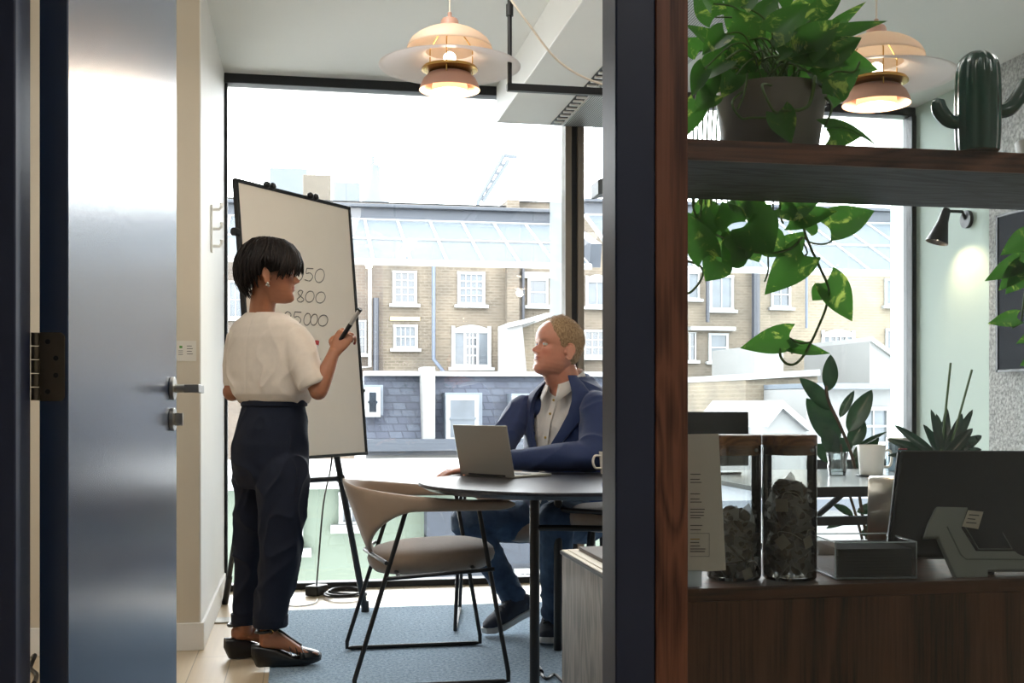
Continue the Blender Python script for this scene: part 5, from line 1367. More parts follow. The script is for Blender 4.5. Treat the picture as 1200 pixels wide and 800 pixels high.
def face_tones(M, org, sc, lips, cheek, brow=None, browamt=.0, extra=None):
    Mi = M.inverted()
    def f(v, base):
        q = (Mi @ (v-org))/sc
        c = base
        if -.02 < q.z < .25 and q.length < .3 and q.x > .0:
            y = abs(q.y)
            l = exp(-((q.z-.06)/.0075)**4)*exp(-(y/.024)**4)*(q.x > .075); c = mixc(c, lips, l)
            c = mixc(c, cheek, .5*exp(-((y-.042)/.02)**2-((q.z-.085)/.02)**2) + .6*exp(-(y/.014)**2-((q.z-.088)/.012)**2))
            if brow: c = mixc(c, brow, browamt*exp(-((y-.032)/.019)**4-((q.z-(.136+.002*cos(y*90)))/.0042)**2)*(q.x > .06))
        if extra: c = extra(q, c, base)
        return c
    return f
def eyes(parent, M, org, sc, iris, skin, tone, look=Vector((1, 0, 0))):
    W_ = mat('eye_white', '#D8D2CC', .15, var=.01) if 'eye_white' not in MATS else MATS['eye_white']
    for s in (1, -1):
        c = org + M @ (Vector((.0695, s*.031, .1175))*sc)
        for e0, e1 in ((14, 100), (-28, -100)):
            rings = []
            for i in range(7):
                el = radians(e0+(e1-e0)*i/6); rings.append([c + M @ (Vector((cos(el)*cos(az), sin(az)*(.35+.65*cos(el)) if 0 else cos(el)*sin(az), sin(el)))*(.0131*sc)) for az in [radians(-95+190*j/16) for j in range(17)]])
            lo2 = build('eyelid', MB().loft(rings, closed=False, cap=False), skin, parent, smooth=True, solid=.0008)
            ca = lo2.data.color_attributes.new('tone', 'FLOAT_COLOR', 'POINT')
            for q in ca.data: q.color = (*tone, 1)
        m = MB().ball(c, .0120*sc, n=12)
        lk = (M @ look).normalized(); pr = c+lk*(.0100*sc)
        m.lathe([(0, .0026*sc), (.0028*sc, .00245*sc)], pr, n=16, m=2, ax=lk).lathe([(.0028*sc, .0024*sc), (.0058*sc, .0014*sc)], pr, n=16, m=1, ax=lk)
        build('eye', m, [W_, iris, BLACKM], parent, smooth=True)
def wrinkle(mb, amp, sx, sy, sz, seed=0., mask=None):
    o3 = Vector((seed, seed*1.7, 0))
    def fn(v, n):
        q = Vector((v.x*sx, v.y*sx, v.z*sz))+o3
        w = NZ.noise(q+Vector((NZ.noise(v*6+o3), NZ.noise(v*7), 0))*.8)
        r = 1-abs(w)*2.2                      # ridged folds
        k = mask(v) if mask else 1.
        return amp*k*(r*r*.6 if r > 0 else 0) - amp*.3*k
    return displace(mb, fn)

# ---------------------------------------------------------------- woman ----
W_SK = hexc('#A56F52'); WS = 1.0
skinW = skin_mat('skin_warm_brown', W_SK)
TEE = mat('cream_knit', '#D9CDBF', .85, var=.03, scale=40, bump=.1, bscale=500, sheen=.3)
TROU = mat('navy_cotton', '#10182A', .8, var=.1, scale=25, bump=.15, bscale=400, spec=.35)
HAIR = mat('dark_brown_hair', '#0A0706', .55, var=.5, scale=60, col2='#1C120E', stretch=(1, 1, .15), spec=.22)
SHOE = mat('black_leather', '#0D0D0F', .32, var=.1, scale=30, coat=.2)
wf = VZ(318, 780, 0)
wm = thing('person', 'woman in cream top and navy trousers standing at the whiteboard, marker in hand', 'person', (wf.x, wf.y, 0))
dW = 4.5
Fw = dirc(cos(radians(58)), sin(radians(58)))       # chest direction: away and to the right
Rw = dirc(sin(radians(58)), -cos(radians(58)))      # her right
headF = dirc(cos(radians(9)), sin(radians(9)))
HM = frame(headF, pitch=radians(-3)); hs = 1.0
horg = V(318, 355, 4.47) - (HM @ Vector((.005, 0, 0)))
horg = Vector((horg.x, horg.y, V(318, 354.5, 4.47).z))
body = MB()
h = head_mesh({}); h.v = [horg + HM @ (v*hs) for v in h.v]; body.merge(h)
C7 = V(301, 367, 4.5)
limb(body, [V(309, 384, 4.5), V(307, 366, 4.5), horg+HM @ Vector((-.022, 0, .05))], [.058, .05, .05], n=24)
shR = V(347, 392, 4.43); shL = V(283, 392, 4.6)
def torso_ring(py, cx, a, b, d=4.5, p=.9, n=40): return ell(V(cx, py, d), Rw, Fw, a, b, n, p)
body.loft([torso_ring(376, 311, .075, .05), torso_ring(384, 313, .12, .06), torso_ring(395, 314, .14, .07), torso_ring(430, 316, .13, .08), torso_ring(470, 320, .12, .075), torso_ring(500, 318, .13, .085), torso_ring(540, 317, .125, .085), torso_ring(560, 316, .11, .07)])
elR = V(373, 458, 4.36); wrR = V(391, 414, 4.40)
limb(body, [shR.lerp(elR, .1), shR.lerp(elR, .55), elR], [.036, .037, .034]); limb(body, [elR, elR.lerp(wrR, .35), wrR], [.035, .034, .0225])
elL = V(272, 459, 4.62); wrL = elL+dirc(.14, .12, .06)
limb(body, [shL.lerp(elL, .1), shL.lerp(elL, .55), elL], [.036, .036, .034]); limb(body, [elL, elL.lerp(wrL, .35), wrL], [.038, .035, .024])
hd = (V(404, 393, 4.42)-wrR).normalized(); pn_ = dirc(.55, .75, .1)
tipsR, thR = hand(body, wrR+hd*.01, hd, dirc(.35, .9, .1), 1, curl=(.72, .78, .85, .9), thumb=.6, sc=.92)
hand(body, wrL+dirc(.01, .01, 0), dirc(.7, .6, .25), dirc(.0, -.2, 1.), 1, curl=(.5, .6, .6, .6), sc=.92)
# legs, ankles and feet
anR = V(313, 742, 4.42); anL = V(287, 737, 4.62)
legs = ((V(328, 545, 4.43), V(328, 630, 4.41), anR), (V(300, 545, 4.57), V(292, 630, 4.6), anL))
for hp_, kn, an in legs: limb(body, [hp_, hp_.lerp(kn, .5), kn, kn.lerp(an, .4), an], [.055, .052, .042, .042, .029])
fR = dirc(cos(radians(14)), sin(radians(14))); fL_ = dirc(cos(radians(30)), sin(radians(30)))
FEET = []
for an, fd, solepx, dd in ((anR, fR, (302, 786), 4.4), (anL, fL_, (270, 772), 4.61)):
    hl = VZ(solepx[0]+2, solepx[1], 0.); hl.z = .0146 if an is anR else .0005
    heel = hl+UP*.078+fd*.02; side = fd.cross(UP)
    FEET.append((hl, fd, side))
    limb(body, [an, heel+fd*.022+UP*.045], [.031, .033])
    rings = []
    for u, zc_, hw, hh in ((-.012, .103, .018, .018), (.0, .101, .029, .03), (.03, .104, .031, .036), (.07, .098, .031, .034), (.11, .076, .034, .026), (.15, .054, .038, .018), (.18, .046, .036, .0125), (.2, .043, .025, .009)):
        rings.append(ell(hl+fd*(u+.012)+UP*(zc_), side, UP, hw, hh, 24, .9))
    body.loft(rings)
    for i in range(5):
        b = hl+fd*(.19-.008*i*(1 if an is anR else 1))+side*((.024-.0125*i)*(1 if True else 1)); r = .0095-.0011*i
        limb(body, [b+UP*.046, b+fd*.014+UP*.046, b+fd*.027+UP*.042], [r, r, r*.9], n=10, k=3)
body = remesh(body, .0032, 3)
tonef = face_tones(HM, horg, hs, hexc('#9A4A45'), hexc('#B0705A'), hexc('#2A1812'), .8)
nail_pts = tipsR+[thR]
def tw(v, base):
    c = tonef(v, base)
    for t_ in nail_pts:
        if (v-t_).length < .009: c = mixc(c, hexc('#7A1F26'), .8)
    if v.z < .09: c = mixc(c, hexc('#8E5B45'), .4)
    return c
bo = build('body', body, skinW, wm, smooth=True, angle=180); attr_colors(bo, body, tw, W_SK)
eyes(wm, HM, horg, hs, mat('brown_iris', '#2B170E', .2), skinW, W_SK)
# hair: cap plus overlapping locks
def hl_(x, y, z): return horg+HM @ (Vector((x, y, z))*hs)
capm = MB(); rings = []
n = 56
def scalp(a, t, off):
    """a azimuth (0 = face), t: 0 crown .. 1 low; returns point off the skull"""
    ph = t*2.15
    r = Vector((sin(ph)*cos(a)*.107, sin(ph)*sin(a)*.088, cos(ph)*.118))
    ln_ = r.length; r = r*(1+off/ln_)
    return Vector((-.006, 0, .12))+r
def lowlim(a):      # how far down the hair reaches by azimuth (radians from the face)
    x = abs(a)
    return interp([(0, .58), (.45, .60), (.8, .70), (1.15, .78), (1.45, .70), (1.62, .60), (1.8, .72), (2.1, .95), (2.5, 1.08), (3.15, 1.12)], x)
for i in range(16):
    t = i/15; ring = []
    for k in range(n):
        a = 2*pi*k/n; a = a if a <= pi else a-2*pi
        bulge = .011+.017*max(0, -cos(a))*sin(min(pi, t*3.0)) + .004*NZ.noise(Vector((cos(a)*3, sin(a)*3, t*4)))
        ring.append(hl_(*scalp(a, max(.005, t*lowlim(a)*.93), bulge*(1-.55*t**4))))
    rings.append(ring)
capm.loft(rings, cap=True)
cap_o = build('hair', capm, HAIR, wm, smooth=True, angle=180)
locks = MB(); rnd = random.Random(21)
for i in range(620):
    a = rnd.uniform(-pi, pi); lim = lowlim(a)*rnd.uniform(.93, 1.06)
    t0 = rnd.uniform(0, .55)*lim*.8; sway = rnd.uniform(-.22, .22) + (.35 if abs(a) < 1.0 else 0)*(-1 if a < .3 else .5)
    off0 = rnd.uniform(.010, .017)
    P = []
    for j in range(7):
        u = j/6; t = t0+(lim-t0)*u; aa = a+sway*u*u
        bulge = off0+.019*max(0, -cos(aa))*sin(min(pi, t/lowlim(aa)*2.8))+.003*sin(u*5+i)
        if u > .8: bulge += .003*rnd.uniform(-1, 1.2)
        P.append(hl_(*scalp(aa, t, bulge)))
    w_ = rnd.uniform(.0045, .009)
    locks.tube(P, [w_*.5, w_, w_, w_, w_*.85, w_*.6, w_*.12], n=6, flat=(.35, 1.), up=None)
# side-swept fringe falling over the brow
for i in range(90):
    s = rnd.uniform(-1.25, .9); P = []
    a0, a1 = s*.6, s-.05
    for j in range(6):
        u = j/5; t = .05+(.66+rnd.uniform(-.02, .04)+.10*max(0, -s))*u
        P.append(hl_(*scalp(a0+(a1-a0)*u*1.1, t, .014+.009*sin(u*2.4)+rnd.uniform(0, .003))))
    locks.tube(P, [.003, .007, .007, .006, .005, .001], n=6, flat=(.4, 1.))
build('hair_locks', locks, HAIR, cap_o, smooth=True, angle=180)
# earring
er = hl_(-.008, -.083, .066)
build('earring', MB().ball(er, .0062, n=8).ball(er+HM @ Vector((.004, -.003, -.009)), .0048, n=8).ball(er+HM @ Vector((-.004, -.003, -.006)), .004, n=8), STEEL, wm, smooth=True)
# top
tee = MB()
def tr_(py, cx, a, b, d=4.5, p=.85): return ell(V(cx, py, d), Rw, Fw, a, b, 48, p)
tee.loft([tr_(366, 310.5, .074, .058), tr_(370, 311, .098, .068), tr_(376, 312, .138, .082), tr_(384, 313, .168, .094), tr_(396, 314, .178, .106), tr_(415, 314, .18, .112), tr_(435, 314.5, .178, .118), tr_(452, 316, .176, .122), tr_(462, 318, .168, .122), tr_(468, 320, .152, .115), tr_(471.5, 321, .142, .108)])
hemR = V(367, 449, 4.37); inR = V(341, 398, 4.44)
d_ = (hemR-inR)
def sleeve(path, ax):
    rings = []
    for p, a, b in path: rings.append(ell(p, ax[0], ax[1], a, b, 36, .9))
    tee.loft(rings)
dn_ = dirc(.42, 0, -1).normalized(); u_ = dirc(1, -.1, .42).normalized(); v_ = dn_.cross(u_).normalized()
sleeve([(V(330, 384, 4.46), .05, .06), (V(340, 390, 4.44), .062, .066), (V(349, 405, 4.42), .066, .068), (V(356, 423, 4.4), .062, .068), (V(362, 438, 4.385), .058, .068), (V(366, 449, 4.375), .056, .066), (V(367, 451.5, 4.37), .052, .06)], (u_, v_))
dnl = dirc(-.06, 0, -1).normalized(); ul = dirc(1, 0, -.06).normalized(); vl = dnl.cross(ul).normalized()
sleeve([(V(292, 386, 4.56), .05, .06), (V(284, 392, 4.6), .058, .064), (V(278, 408, 4.62), .052, .066), (V(275, 428, 4.64), .05, .066), (V(275, 450, 4.64), .048, .064), (V(275, 454, 4.64), .044, .058)], (ul, vl))
tee = remesh(tee, .0045, 5)
def mk_mask(v): 
    return .5+.5*min(1, max(0, (V(300, 400, 4.5).z-v.z)/.15))
wrinkle(tee, .015, 9, 9, 4.5, 3.3, mk_mask)
# a soft centre-back seam ridge
sc0 = V(300, 370, 4.5)-Fw*.08
def seam(v, n):
    q = v-V(311, 400, 4.5); return -.0018*exp(-((q.dot(Rw)+.0)/.004)**2)*(q.dot(Fw) < 0)
displace(tee, seam)
build('top', tee, TEE, wm, smooth=True, angle=180)
# trousers
tro = MB()
tro.loft([ell(V(321, 467, 4.5), Rw, Fw, .136, .1, 48), ell(V(321, 474, 4.5), Rw, Fw, .139, .103, 48), ell(V(319, 495, 4.5), Rw, Fw, .152, .118, 48), ell(V(317, 520, 4.5), Rw, Fw, .161, .136, 48), ell(V(316.5, 540, 4.5), Rw, Fw, .160, .136, 48), ell(V(317, 556, 4.5), Rw, Fw, .156, .128, 48), ell(V(317, 570, 4.5), Rw, Fw, .14, .10, 48)])
legw = (([(331, 525, 4.46, .08), (332, 545, 4.44, .094), (331.5, 566, 4.43, .096), (331, 609, 4.42, .085), (329, 640, 4.42, .079), (325, 672, 4.42, .074), (321, 700, 4.42, .069), (317, 732, 4.42, .061)]),
        ([(303, 525, 4.56, .08), (302, 545, 4.57, .092), (300, 566, 4.59, .088), (297, 609, 4.6, .074), (293, 640, 4.61, .064), (290.5, 672, 4.615, .058), (288, 700, 4.62, .053), (286, 729, 4.62, .047)]))
for pth in legw:
    P = catmull([V(x, y, d) for x, y, d, r in pth], 5); Rr = [q.x for q in catmull([(r, 0, 0) for *_, r in pth], 5)]
    tro.loft([ell(p, Rw, Fw, r*1.0, r*1.05, 40, .95) for p, r in zip(P, Rr)])
tro = remesh(tro, .005, 5)
wrinkle(tro, .021, 9, 9, 5.2, 8.1, lambda v: .45+.55*min(1, max(0, (.95-v.z)/.3)))
# pressed crease and pocket line
build('trousers', tro, TROU, wm, smooth=True, angle=180)
cf = MB()
for pth in legw:
    cf = MB(); x, y, d, r = pth[-1]; c = V(x, y, d); r *= 1.04
    cf.loft([ell(c+UP*.035, Rw, Fw, r*1.0, r*1.04, 40), ell(c+UP*.037, Rw, Fw, r*1.05, r*1.09, 40), ell(c+UP*.0, Rw, Fw, r*1.04, r*1.08, 40), ell(c-UP*.006, Rw, Fw, r*.99, r*1.03, 40), ell(c-UP*.004, Rw, Fw, r*.9, r*.94, 40)])
    build('turned_up_cuff', cf, TROU, wm, smooth=True)
wb_ = MB().loft([ell(V(321, y, 4.5), Rw, Fw, a, b, 48) for y, a, b in ((468, .139, .105), (468.5, .143, .108), (475, .145, .110), (476, .141, .106))]); build('waistband', wb_, TROU, wm, smooth=True)
# wedge sandals
for hl, fd, sd in FEET:
    sh_ = MB(); out = []
    # side profile of the wedge: (along, z)
    lowp = [(-.022, .0), (.05, .0), (.12, .0), (.17, .002), (.205, .007), (.232, .016)]
    upp = [(.235, .028), (.205, .03), (.17, .034), (.13, .04), (.08, .058), (.03, .068), (-.01, .07), (-.03, .07)]
    us = [-.03+i*.265/20 for i in range(21)]
    rings = []
    for u in us:
        zl = interp([(-.03, .004), (-.022, .0), (.15, .0), (.17, .002), (.205, .007), (.235, .016)], u); zu = interp([(-.03, .088), (.0, .089), (.05, .078), (.09, .059), (.13, .040), (.17, .034), (.235, .03)], u)
        hw = interp([(-.03, .018), (-.022, .026), (0, .031), (.05, .033), (.1, .036), (.16, .043), (.2, .040), (.222, .028), (.235, .01)], u)
        c = hl+fd*u
        back_ = max(0, (-u+.03)/.06)
        rings.append([c+fd*(.016*back_*(1 if sin(2*pi*k/20) < 0 else 0))+sd*(hw*cos(2*pi*k/20)*(1 if sin(2*pi*k/20) > -.05 else .86))+UP*((zl+zu)/2+(zu-zl)/2*math.copysign(min(1, abs(sin(2*pi*k/20))**.35), sin(2*pi*k/20))) for k in range(20)])
    sh_.loft(rings)
    so_ = build('wedge_sandal', sh_, SHOE, wm, smooth=True, angle=50)
    def strap(u0, z0, hw, top, wid, u1=None):
        P = []
        for k in range(13):
            a = pi*k/12; P.append(hl+fd*(u0+((u1-u0)*sin(a) if u1 is not None else 0))+sd*(hw*cos(a))+UP*(z0+(top-z0)*sin(a)))
        return P
    st_m = MB()
    for (u0, z0, hw, top, wid, u1) in ((.17, .036, .043, .071, .008, .16), (.145, .04, .041, .083, .009, .135), (.12, .045, .039, .096, .006, .11)):
        st_m.tube(strap(u0, z0, hw, top, wid, u1), wid, n=8, flat=(.25, 1.), up=None)
    # ankle strap loop and T bar
    an = hl+fd*.03+UP*.142
    st_m.tube([an+fd*(cos(2*pi*k/24)*.042-.002)+sd*(sin(2*pi*k/24)*.038)+UP*(.006*cos(2*pi*k/24)) for k in range(24)], .0065, n=8, closed=True)
    st_m.tube(catmull([hl+fd*.068+UP*.142, hl+fd*.09+UP*.128, hl+fd*.12+UP*.104, hl+fd*.16+UP*.076], 4), .0055, n=8)
    vr = []
    for u, hw, zt2 in ((.15, .044, .077), (.165, .0455, .071), (.185, .045, .064), (.205, .042, .059), (.222, .032, .052), (.236, .014, .042)):
        vr.append([hl+fd*u+sd*(hw*cos(pi*k/14))+UP*(.03+(zt2-.03)*sin(pi*k/14)) for k in range(15)])
    vp = build('vamp', MB().loft(vr, closed=False, cap=False), SHOE, so_, smooth=True, angle=180, solid=.002)
    build('strap', st_m, SHOE, so_, smooth=True)
    build('buckle', MB().tube([an+fd*.012+sd*(.039)+dirc(0, 0, 0)+fd*(cos(2*pi*k/12)*.008)+UP*(sin(2*pi*k/12)*.008) for k in range(12)], .0018, n=6, closed=True), BRASS, so_, smooth=True)
# the marker in her hand
ma = V(405.5, 388, 4.395); mb_ = V(422, 362.5, 4.36); mdv = (mb_-ma).normalized()
mk2 = thing('marker_pen', 'black and grey whiteboard marker held up in the woman\'s right hand', 'pen', tuple(ma))
build('cap', MB().cyl(ma-mdv*.055, ma+mdv*.035, .0088).cyl(ma-mdv*.06, ma-mdv*.055, .006), GLOSSB, mk2, smooth=True)
build('barrel', MB().cyl(ma+mdv*.035, mb_-mdv*.006, .0082), mat('barrel_grey', '#A9A5A0', .4), mk2, smooth=True)
build('end_plug', MB().cyl(mb_-mdv*.006, mb_+mdv*.002, .0086), GLOSSB, mk2, smooth=True)
rgp = wrR+hd*.115
build('ring', MB().tube([tipsR[0].lerp(wrR+hd*.09, .62)+Vector((cos(2*pi*k/16)*.0, 0, 0))+hd.orthogonal().normalized()*(cos(2*pi*k/16)*.0098)+hd.cross(hd.orthogonal()).normalized()*(sin(2*pi*k/16)*.0098) for k in range(16)], .0014, n=6, closed=True), BRASS, wm, smooth=True)

# ---------------------------------------------------------------- man ----
M_SK = hexc('#C98F79'); skinM = skin_mat('skin_ruddy', M_SK, .42)
JKT = mat('navy_wool', '#1A2F5C', .75, var=.06, scale=60, bump=.12, bscale=600, sheen=.25)
SHIRT = mat('pale_shirt', '#D9D6D2', .8, var=.03, scale=50, bump=.06, bscale=500)
JEAN = mat('blue_denim', '#2A3C55', .85, var=.25, scale=9, bump=.2, bscale=500, col2='#4C637E')
MHAIR = mat('fair_hair', '#7A6045', .7, var=.3, scale=160, col2='#B79A76', bump=.25, bscale=420, stretch=(1, 1, .5))
SNK = mat('grey_mesh', '#2E3442', .8, var=.1, scale=80, bump=.3, bscale=300); SNKS = mat('white_rubber', '#C9C9C6', .5)
phiM = radians(48)
Fm = dirc(-cos(phiM), -sin(phiM)); Lm = dirc(sin(phiM), -cos(phiM))    # chest direction, his left
mseat = CW(.22, 5.25, 0)
mn = thing('person', 'man in navy jacket and jeans sitting at the round table behind the laptop', 'person', (mseat.x, mseat.y, .0))
dM = 5.0
hfd = dirc(-cos(radians(24)), -sin(radians(24)))
MM = frame(hfd, pitch=radians(9)); ms = 1.12
chin = V(633, 441, dM)
morg = V(640, 440, dM) - (MM @ Vector((.035, 0, 0)))*ms
mb2 = MB()
h = head_mesh({}); 
for i, v in enumerate(h.v):
    v.y *= 1+.09*min(1, max(0, (.085-v.z)/.05))
h.v = [morg + MM @ (v*ms) for v in h.v]; mb2.merge(h)
nb0 = V(668, 468, 5.08)
limb(mb2, [nb0, V(661, 448, 5.06), morg+MM @ Vector((-.02, 0, .06))*ms], [.074, .074, .060], n=28)
# full throat under the chin
limb(mb2, [V(665, 460, 5.09), V(655, 448, 5.05), morg+MM @ Vector((.02, 0, .022))*ms], [.05, .054, .04], n=20)
TC = lambda px, py, d=5.12: V(px, py, d)
mb2.loft([ell(TC(668, 462), Lm, Fm, .08, .06, 40), ell(TC(668, 480), Lm, Fm, .13, .08, 40), ell(TC(663, 510), Lm, Fm, .13, .09, 40), ell(TC(660, 560, 5.18), Lm, Fm, .125, .09, 40), ell(TC(660, 600, 5.22), Lm, Fm, .125, .09, 40), ell(TC(660, 622, 5.24), Lm, Fm, .12, .08, 40)])
sL = V(698, 478, 4.93); sR_ = V(614, 480, 5.16)
eL = V(690, 538, 4.78); eL.z = .74+.062; wL = V(604, 541, 4.86); wL.z = .74+.048
eR = V(584, 528, 5.02); wR_ = V(553, 548, 4.72)
limb(mb2, [sL-Lm*.02-UP*.01, sL.lerp(eL, .5)+Lm*.005, eL], [.036, .036, .034]); limb(mb2, [eL, wL], [.034, .029])
limb(mb2, [sR_+Lm*.02-UP*.01, sR_.lerp(eR, .5), eR], [.036, .036, .034]); limb(mb2, [eR, wR_], [.034, .028])
hand(mb2, wL+dirc(-.01, 0), dirc(-1, -.05, -.05), dirc(0, -.1, -1), 1, curl=(.3, .3, .35, .4), sc=1.02)
hr = dirc(-1, -.5, -.12)
hand(mb2, V(550, 549, 4.71), hr, dirc(0, 0, -1), 1, curl=(.14, .16, .2, .22), thumb=.1, sc=1.02)
hipL = V(684, 612, 5.12); hipR = V(640, 612, 5.32)
knL = V(651, 608, 4.76); knR = V(549, 612, 5.0)
anL2 = V(650, 716, 4.9); anR2 = V(603, 702, 5.12)
mlegs = ((hipL, knL, anL2), (hipR, knR, anR2))
for a_, k_, n_ in mlegs: limb(mb2, [a_, a_.lerp(k_, .5), k_], [.06, .058, .048]); limb(mb2, [k_, k_.lerp(n_, .4), n_], [.046, .044, .034])
mb2 = remesh(mb2, .0034, 3)
tm_ = face_tones(MM, morg, ms, hexc('#A8625A'), hexc('#C4735F'), hexc('#8A6646'), .5)
mo_ = build('body', mb2, skinM, mn, smooth=True, angle=180); attr_colors(mo_, mb2, tm_, M_SK)
eyes(mn, MM, morg, ms, mat('blue_iris', '#4E6E86', .2), skinM, M_SK, look=Vector((1, .12, .12)))
# close-cropped hair, receding at the front
def scalpm(a, t, off):
    z = t; return None
hm_ = MB(); base_h = head_mesh({}); nR = 128; rings = []
# take the skull part of the head surface, push it out and keep only the haired area
vs = base_h.v[:90*nR]
keep = {}
def haired(v):
    back = -v.x
    a = atan2(abs(v.y), v.x)       # 0 face .. pi back
    z = v.z
    lim = interp([(0, .216), (.35, .212), (.6, .198), (.85, .170), (1.05, .150), (1.25, .118), (1.45, .112), (1.6, .118), (1.75, .10), (1.95, .065), (2.4, .048), (3.2, .042)], a)
    return z-lim
idx = {}; ns = vnormals(base_h)
for i, v in enumerate(vs):
    k = haired(v)
    if k > -.004:
        n_ = ns[i]
        q = v-Vector((0, 0, .12))
        if n_.dot(q) < 0: n_ = -n_
        th = min(1, max(0, (k+.004)/.02))
        off = -.001+(.0055*th + .006*th*max(0, (v.z-.17)/.065)) + .0012*NZ.noise(v*170) + .0016*abs(NZ.noise(v*80))*th
        idx[i] = len(hm_.v); hm_.v.append(morg+MM @ ((v+n_*off)*ms))
for f in base_h.f:
    if all(j in idx for j in f): hm_.f.append([idx[j] for j in f]); hm_.mi.append(0)
ho_ = build('hair', hm_, MHAIR, mn, smooth=True, angle=180)
tf = MB(); rnd = random.Random(5)
ks = [i for i in idx if haired(vs[i]) > .003]
for _ in range(3800):
    i = rnd.choice(ks); v = vs[i]; n_ = ns[i]
    if n_.dot(v-Vector((0, 0, .12))) < 0: n_ = -n_
    th = min(1, max(0, haired(v)/.02)); L0 = .006+.007*max(0, (v.z-.17)/.065)
    flow = Vector((.5 if v.z > .17 else -.15, 0, -.5 if v.z < .17 else .1))
    dr = (n_+flow*.8+Vector((rnd.uniform(-.3, .3), rnd.uniform(-.3, .3), rnd.uniform(-.3, .3)))).normalized()
    p0 = v+n_*.002; p1 = p0+dr*L0*(.5+.7*th); s_ = dr.cross(n_); s_ = s_.normalized()*.0007 if s_.length > 1e-5 else Vector((.0007, 0, 0))
    b = len(tf.v); tf.v += [morg+MM @ (q*ms) for q in (p0-s_, p0+s_, p1)]; tf.f.append([b, b+1, b+2]); tf.mi.append(0)
build('cropped_tufts', tf, MHAIR, ho_)
# shirt
shm = MB()
shm.loft([ell(TC(666, 449, 5.085), Lm, Fm, .082, .082, 40), ell(TC(667, 456, 5.09), Lm, Fm, .11, .09, 40), ell(TC(667, 466, 5.1), Lm, Fm, .155, .1, 40), ell(TC(667, 480, 5.11), Lm, Fm, .172, .112, 40), ell(TC(664, 500, 5.12), Lm, Fm, .175, .128, 40), ell(TC(662, 530, 5.14), Lm, Fm, .168, .135, 40), ell(TC(660, 560, 5.17), Lm, Fm, .165, .135, 40), ell(TC(660, 596, 5.21), Lm, Fm, .165, .13, 40)])
shm = remesh(shm, .006, 4); wrinkle(shm, .008, 12, 12, 7, 5.)
so2 = build('shirt', shm, SHIRT, mn, smooth=True, angle=180)
# shirt collar: standing band with two points
def cring(t, r0, r1, zoff, drop=0.):
    c = V(664, 452, 5.075); ring = []
    return c
cb_ = MB(); inner = []; outer = []; upr = []
NC = 36
cc_ = V(662, 445, 5.06)
for k in range(NC+1):
    a = radians(18)+(2*pi-radians(36))*k/NC        # open at the front (angle 0 = chest direction)
    dv = Fm*cos(a)+Lm*sin(a)
    front = max(0, cos(a))
    back = max(0, -cos(a))
    rr_ = .083; c = cc_+UP*(.03*back-.045*front)
    inner.append(c+dv*rr_-UP*.02); upr.append(c+dv*(rr_-.002)+UP*.022)
    pt = exp(-((min(k, NC-k))/3.2)**2)
    outer.append(c+dv*(rr_+.014+.018*pt)-UP*(.018+.034*pt))
cb_.loft([inner, upr, outer], closed=False, cap=False)
build('collar', cb_, SHIRT, so2, smooth=True, angle=60, solid=.0025)
pl_ = MB(); bt = MB()
for k in range(5):
    z_ = 472+k*21; 
    c = TC(0, 0) if False else None
def shirt_front(py, d, cx, b): return V(cx, py, d)+Fm*b
sfp = [shirt_front(466, 5.1, 667, .1), shirt_front(476, 5.11, 667, .113), shirt_front(500, 5.12, 664, .133), shirt_front(530, 5.14, 662, .14), shirt_front(560, 5.17, 660, .139)]
rows = [[p-Lm*.016+Fm*.0015, p-Lm*.0155+Fm*.004, p+Lm*.0155+Fm*.004, p+Lm*.016+Fm*.0015] for p in catmull(sfp, 5)]
pl_.loft(rows, closed=False, cap=False); build('placket', pl_, SHIRT, so2, smooth=True)
pc = catmull(sfp, 5)
for i in (2, 7, 12): bt.lathe([(0, .003), (.0055, .0025), (.006, 0)], pc[i]+Fm*.005, n=14, ax=Fm)
build('button', bt, mat('button_horn', '#B59A4E', .3), so2, smooth=True)
# jacket
jk = MB(); rings = []
spec_ = [(440, 5.09, 671, .082, .09, 34), (446, 5.09, 670, .108, .096, 34), (452, 5.09, 669, .142, .102, 33), (460, 5.095, 668, .182, .112, 32), (470, 5.10, 667, .205, .122, 31), (484, 5.11, 666, .214, .134, 28), (505, 5.12, 664, .208, .147, 20), (530, 5.14, 662, .2, .157, 6), (552, 5.16, 661, .195, .16, 3), (575, 5.19, 660, .195, .158, 12), (604, 5.22, 660, .2, .155, 12)]
sp2 = []
for a_, b_ in zip(spec_, spec_[1:]):
    for j in range(4): sp2.append(tuple(x+(y-x)*j/4 for x, y in zip(a_, b_)))
sp2.append(spec_[-1])
NJ = 60
for (py, d, cx, a, b, op) in sp2:
    ring = []
    for k in range(NJ+1):
        t = radians(op)+(2*pi-2*radians(op))*k/NJ
        def sg(x, p=.88): return math.copysign(abs(x)**p, x)
        ring.append(V(cx, py, d)+Fm*(b*sg(cos(t)))+Lm*(a*sg(sin(t))))
    rings.append(ring)
jin = [[V(s[2], s[0], s[1]) + (q-V(s[2], s[0], s[1]))*.93 for q in r] for r, s in zip(rings, sp2)]
full = [r+ri[::-1] for r, ri in zip(rings, jin)]
jk.loft(full)
def sleeveM(pts, rs): limb(jk, pts, rs, n=28)
sleeveM([sL-Lm*.06+UP*.012-Fm*.02, sL+Lm*.004+UP*.0, sL.lerp(eL, .5)+Lm*.012+Fm*-.02, eL+UP*.006+dirc(.02, 0)], [.052, .076, .074, .066])
sleeveM([eL+UP*.006+dirc(.02, 0), eL.lerp(wL, .5)+UP*.006, wL+UP*.002], [.066, .058, .046])
sleeveM([sR_+Lm*.06+UP*.012-Fm*.03, sR_-Lm*.004, sR_.lerp(eR, .5)-Lm*.012, eR], [.046, .068, .066, .058])
